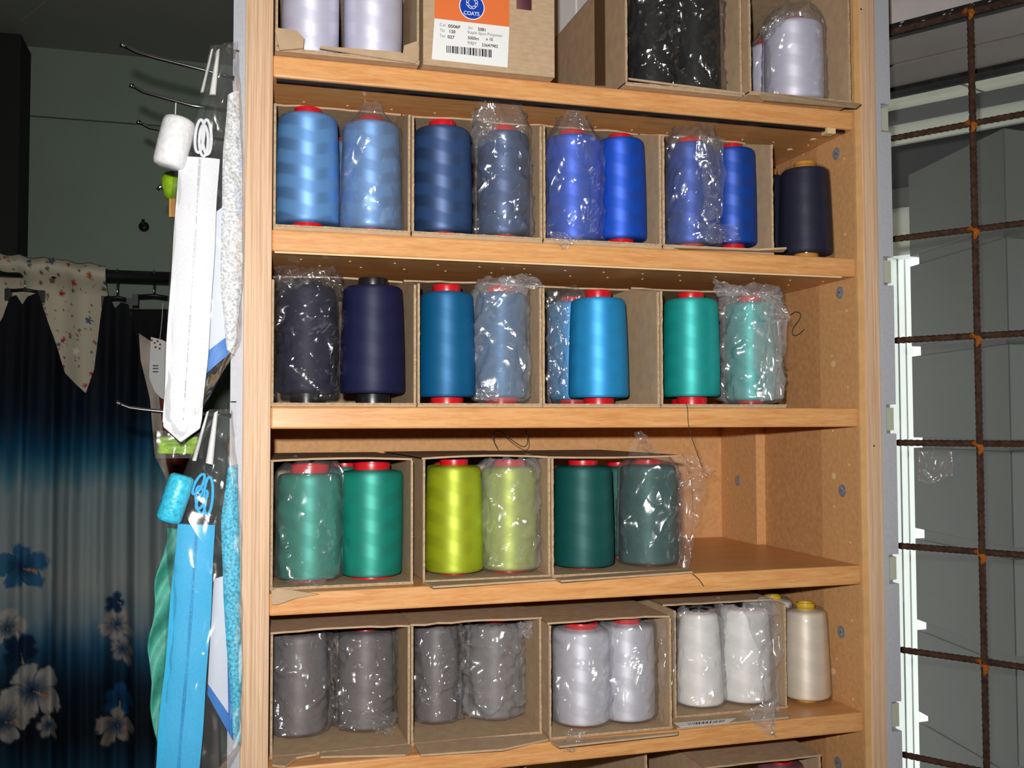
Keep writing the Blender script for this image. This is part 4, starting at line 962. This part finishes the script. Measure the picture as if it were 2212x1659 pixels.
def dress(u, v):
    x = x0 + (x1 - x0) * u; yt = interp(TOP, x); y = yt + (yb - yt) * v
    cols.append(dress_col(x, y))
    return atY(x, y, YD) + Vector((0, -0.02 - pleat(x, min(1, (y - 640) / 500 + 0.05)) - 0.03 * min(1, v * 2), 0))
m.grid(dress, NU, NV); m.c = cols
t = thing('dress', 'sleeveless ombre blue dress printed with pale flowers on the clothes rail', 'dress', atY(150, 1790, YD))
m.build('dress_cloth', 'printed_cloth', t, smooth=True)
m = MB(); cols = []
def dback(u, v):
    x = 100 + 140 * u; yt = interp([(100, 690), (150, 815), (188, 872), (240, 650)], x) + 18; y = yt + (1250 - yt) * v; cols.append(dress_col(x, y)); return atY(x, y, YD + 0.035)
m.grid(dback, 14, 14); m.c = cols; m.build('dress_back', 'printed_cloth', t, smooth=True)
def hanger(label, pxs, y_, dx):
    t = thing('clothes_hanger', label, 'hanger', atY(pxs[1], y_, YR), 'hangers on the clothes rail')
    a, b = atY(pxs[0], y_, YR), atY(pxs[2], y_ + 4, YR)
    MB().tube([a, a.lerp(b, .5) + Vector((0, 0, 0.004)), b], 0.0035, 8).build('bar', 'metal_black', t, smooth=True)
    c = a.lerp(b, 0.5); h = zr + 0.0135 - c.z
    MB().tube([c] + [Vector((c.x, YR, zr)) + Vector((0.0 , 0.0145 * math.cos(f), 0.0145 * math.sin(f))) for f in [-PI / 2 + PI * 1.35 * i / 10 for i in range(11)]], 0.0018, 8).build('hook', 'chrome', t, smooth=True)
    for p in (a, b):
        MB().box(p.x - 0.006, p.x + 0.006, p.y - 0.006, p.y + 0.006, p.z - 0.02, p.z + 0.004).build('clip', 'metal_black', t)
hanger('black clip hanger holding the wide shoulder of the ombre dress', (18, 50, 90), 628, 0)
hanger('black clip hanger holding the narrow shoulder of the ombre dress', (226, 252, 280), 644, 0)
hanger('black clip hanger holding the black garment beside the dress', (292, 330, 372), 640, 0)
# floral cloth thrown over the rail
random.seed(12); FL = []
for i in range(340):
    FL.append((random.uniform(-80, 240), random.uniform(560, 960), random.choice((2.2, 2.6, 3, 3.4, 5.5)), random.choice(((168, 40, 40), (60, 86, 116), (94, 112, 82), (90, 108, 80), (196, 110, 80), (120, 96, 76), (88, 104, 76)))))
for x, y, r, c in ((134, 634, 7, (150, 30, 30)), (136, 735, 7, (150, 30, 30)), (166, 617, 7, (178, 70, 50)), (194, 694, 9, (74, 88, 120)), (120, 573, 9, (90, 96, 120)), (166, 760, 9, (226, 220, 206)), (200, 603, 8, (170, 100, 60)), (156, 580, 6, (170, 50, 40))): FL.append((x, y, r, c))
m = MB(); cols = []
def floral(u, v):
    x = -80 + 314 * u; y = 556 + 28 * (x / 234) - 6 + 10 * abs(noise.noise(Vector((x * .02, 0, 0)))) + 430 * v
    c = (196, 188, 166)
    for fx, fy, r, fc in FL:
        if abs(x - fx) < r and abs(y - fy) < r and math.hypot(x - fx, y - fy) < r * (0.75 + 0.25 * math.cos(5 * math.atan2(y - fy, x - fx))): c = fc
    cols.append(lin(c)); return atY(x, y, YR + 0.03) + Vector((0, -0.05 * math.exp(-(v * 430 - 20) ** 2 / 900) + 0.010 * math.sin(x * .06) * min(1, v * 6) - 0.008, 0))
m.grid(floral, 130, 150); m.c = cols
tag(m.build('floral_fabric', 'printed_cloth', smooth=True, solid=0.001), 'cream cotton fabric with small red and blue flowers hung over the rail', 'fabric')
def garment(label, mat, pts_l, pts_r, Y, cat='garment'):
    def smp(pl, v):
        f = v * (len(pl) - 1); i = min(int(f), len(pl) - 2); q = f - i; return (pl[i][0] * (1 - q) + pl[i + 1][0] * q, pl[i][1] * (1 - q) + pl[i + 1][1] * q)
    def fn(u, v):
        a, b = smp(pts_l, v), smp(pts_r, v); x, y = a[0] * (1 - u) + b[0] * u, a[1] * (1 - u) + b[1] * u
        return atY(x, y, Y) + Vector((0, 0.012 * math.sin(x * .12) * min(1, v * 3), 0))
    tag(MB().grid(fn, 30, 30).build('hanging_garment', mat, smooth=True, solid=0.0015), label, cat)
garment('black garment on a clip hanger right of the ombre dress', 'cloth_black', [(284, 668), (284, 800), (286, 1100)], [(376, 668), (380, 800), (380, 1100)], YR + 0.004)
garment('pale cream garment hanging beside the ombre dress hem', 'cloth_pale', [(300, 720), (318, 1000), (300, 1500), (290, 1760)], [(330, 740), (360, 1000), (470, 1500), (480, 1760)], YR - 0.012)
garment('brick red garment hanging against the black one', 'cloth_brick', [(310, 760), (312, 900), (330, 1180)], [(400, 760), (404, 900), (440, 1180)], YR - 0.006)
t = thing('price_tag', 'white rounded cardboard tag with dotted top hanging by the black garment', 'tag', atY(336, 860, YR - 0.06))
def tp(l): return [atY(a, b, YR - 0.06) for a, b in l]
MB().prism(tp([(326, 728), (350, 734), (372, 745), (372, 870), (348, 860), (334, 846), (322, 815)]), (0, 0.001, 0)).build('card', 'label_white', t)
m = MB(); random.seed(3)
for a, b in ((328, 735), (334, 741), (340, 737), (346, 744), (336, 750), (345, 753)):
    c = atY(a, b, YR - 0.0602); m.disc(c, (0, -1, 0), 0.0022, 0.0002, 8)
m.build('printed_dot', 'cloth_brick', t, kind='stuff')
m = MB()
for i, yy in enumerate((790, 796, 803)):
    p, q = atY(330, yy, YR - 0.0602), atY(342, yy + 2, YR - 0.0602); m.box(p.x, q.x, p.y - 0.0002, p.y, p.z - 0.0014, p.z + 0.0014)
m.build('printed_line', 'print_grey', t, kind='stuff')
MB().tube(tp([(345, 736), (350, 690), (352, 655)]), 0.0006, 6).build('string', 'strap_white', t)

for o in bpy.data.objects:
    for kk in ('_o', '_x', '_z', '_zt', '_yb'):
        if kk in o: del o[kk]
